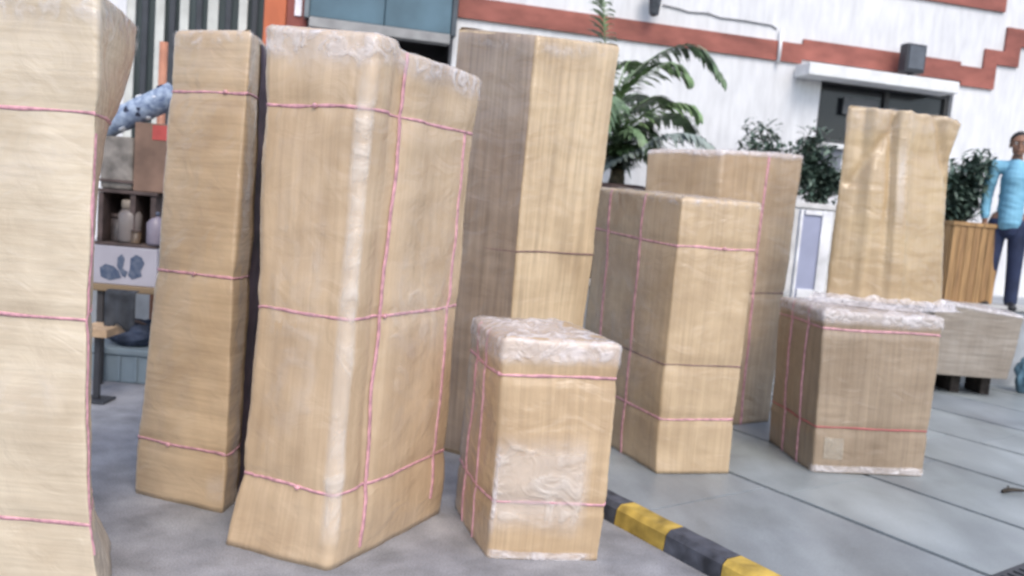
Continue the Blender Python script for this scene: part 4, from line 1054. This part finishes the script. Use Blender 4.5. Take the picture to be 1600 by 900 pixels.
m_shirt = mat('shirt_blue', (0.19, 0.43, 0.58), 0.75, 0.12, 5, 0.15, (1, 1, 0.6))
bm = bmesh.new()
chain(bm, [s((0, 0.0, 0.86)), s((0, 0.0, 1.0)), s((0, 0.0, 1.15)), s((0, 0.0, 1.3)), s((0, 0.005, 1.415))], [(0.185, 0.128), (0.172, 0.122), (0.174, 0.124), (0.195, 0.13), (0.145, 0.095)], 18)
chain(bm, [s((-0.17, 0, 1.41)), s((0.17, 0, 1.41))], [0.076, 0.076])
chain(bm, [s((0, 0.01, 1.44)), s((0, 0.005, 1.475))], [0.078, 0.066])
for A_ in (armL, armR): chain(bm, [s(p) for p in A_[:4]] + [s(Vector(A_[3]).lerp(Vector(A_[4]), 0.7))], [0.073, 0.066, 0.058, 0.052, 0.045])
o = fused('shirt', bm, m_shirt, per, 0.008, 3)
for v in o.data.vertices: v.co += v.normal * (0.008 * noise.noise((v.co.x * 9, v.co.y * 9, v.co.z * 7)) + 0.007 * noise.noise((v.co.x * 8 + v.co.z * 14, v.co.y * 8, v.co.z * 22)))
m_nav = mat('trouser_navy', (0.022, 0.032, 0.075), 0.8, 0.2, 6, 0.15)
bm = bmesh.new()
chain(bm, [s((0, 0, 0.80)), s((0, 0, 0.97))], [(0.165, 0.115), (0.16, 0.11)], 18)
for sx in (-1, 1): chain(bm, [s((sx * 0.085, 0, 0.86)), s((sx * 0.095, -0.005, 0.68)), s((sx * 0.10, -0.008, 0.48)), s((sx * 0.107, 0.008, 0.28)), s((sx * 0.112, 0.01, 0.085))], [0.102, 0.09, 0.077, 0.07, 0.066])
fused('trousers', bm, m_nav, per, 0.008, 3)
for sx in (-1, 1):
    bm = bmesh.new(); chain(bm, [s((sx * 0.112, 0.055, 0.045)), s((sx * 0.115, -0.03, 0.045)), s((sx * 0.122, -0.155, 0.03))], [(0.043, 0.044), (0.046, 0.046), (0.047, 0.030)], 14)
    for v in bm.verts: v.co.z = max(0.0, v.co.z)
    bm_obj('shoe', bm, mat('shoe_black', (0.02, 0.02, 0.022), 0.4), per, True)

# ------------------------------------------------------------------ small things on the ground
q = at(1588, 585, 8.45)
pg = thing('plastic_bag', 'pale blue plastic bag by the terrace beside the low greyish box', 'bag', (q.x + 0.13, 8.42, 0))
bm = bmesh.new(); bmesh.ops.create_icosphere(bm, subdivisions=4, radius=1)
for v in bm.verts:
    d = 1 + 0.22 * noise.noise(v.co * 2.5 + Vector((4, 0, 0))) + 0.1 * noise.noise(v.co * 7)
    v.co = Vector((v.co.x * 0.16 * d, v.co.y * 0.10 * d, max(0, 0.19 + v.co.z * 0.21 * d)))
bm_obj('sack', bm, mat('bag_blue', (0.13, 0.24, 0.32), 0.4, 0.3, 7, 0.2), pg, True)
bm = bmesh.new(); tube(bm, [(0, 0, 0.36), (0.01, 0, 0.42), (-0.02, 0.01, 0.47)], [0.03, 0.016, 0.04], 8); bm_obj('knot', bm, mat('bag_blue', (0, 0, 0)), pg, True)
q = ground(1566, 772)
tg_ = thing('twig', 'dry dark twig lying on the paving slabs near the picture edge', 'twig', (q.x, q.y, 0.004))
bm = bmesh.new(); tube(bm, [(0, 0, 0.012), (0.03, 0.02, 0.016), (0.08, 0.03, 0.02), (0.17, 0.055, 0.012)], [0.011, 0.014, 0.012, 0.007], 7); bm_obj('branch', bm, mat('twig_brown', (0.05, 0.04, 0.03), 0.9, 0.3, 20), tg_, True)
bm = bmesh.new(); tube(bm, [(0.05, 0.025, 0.018), (0.08, 0.08, 0.022), (0.1, 0.12, 0.012)], [0.008, 0.006, 0.004], 6); bm_obj('side_shoot', bm, mat('twig_brown', (0, 0, 0)), tg_, True)
q = ground(1596, 897)
gr = thing('drain_cover', 'dark iron drain cover set on the paving at the picture corner', 'drain cover', (q.x + 0.09, q.y - 0.12, 0.003), math.atan2(E2.y, E2.x))
box('frame', -0.2, 0.2, -0.2, 0.2, 0, 0.006, m_blkm, gr, 0.002)
for k in range(6): box('bar', -0.16 + 0.058 * k, -0.13 + 0.058 * k, -0.17, 0.17, 0.0062, 0.014, m_blkm, gr, 0.002)
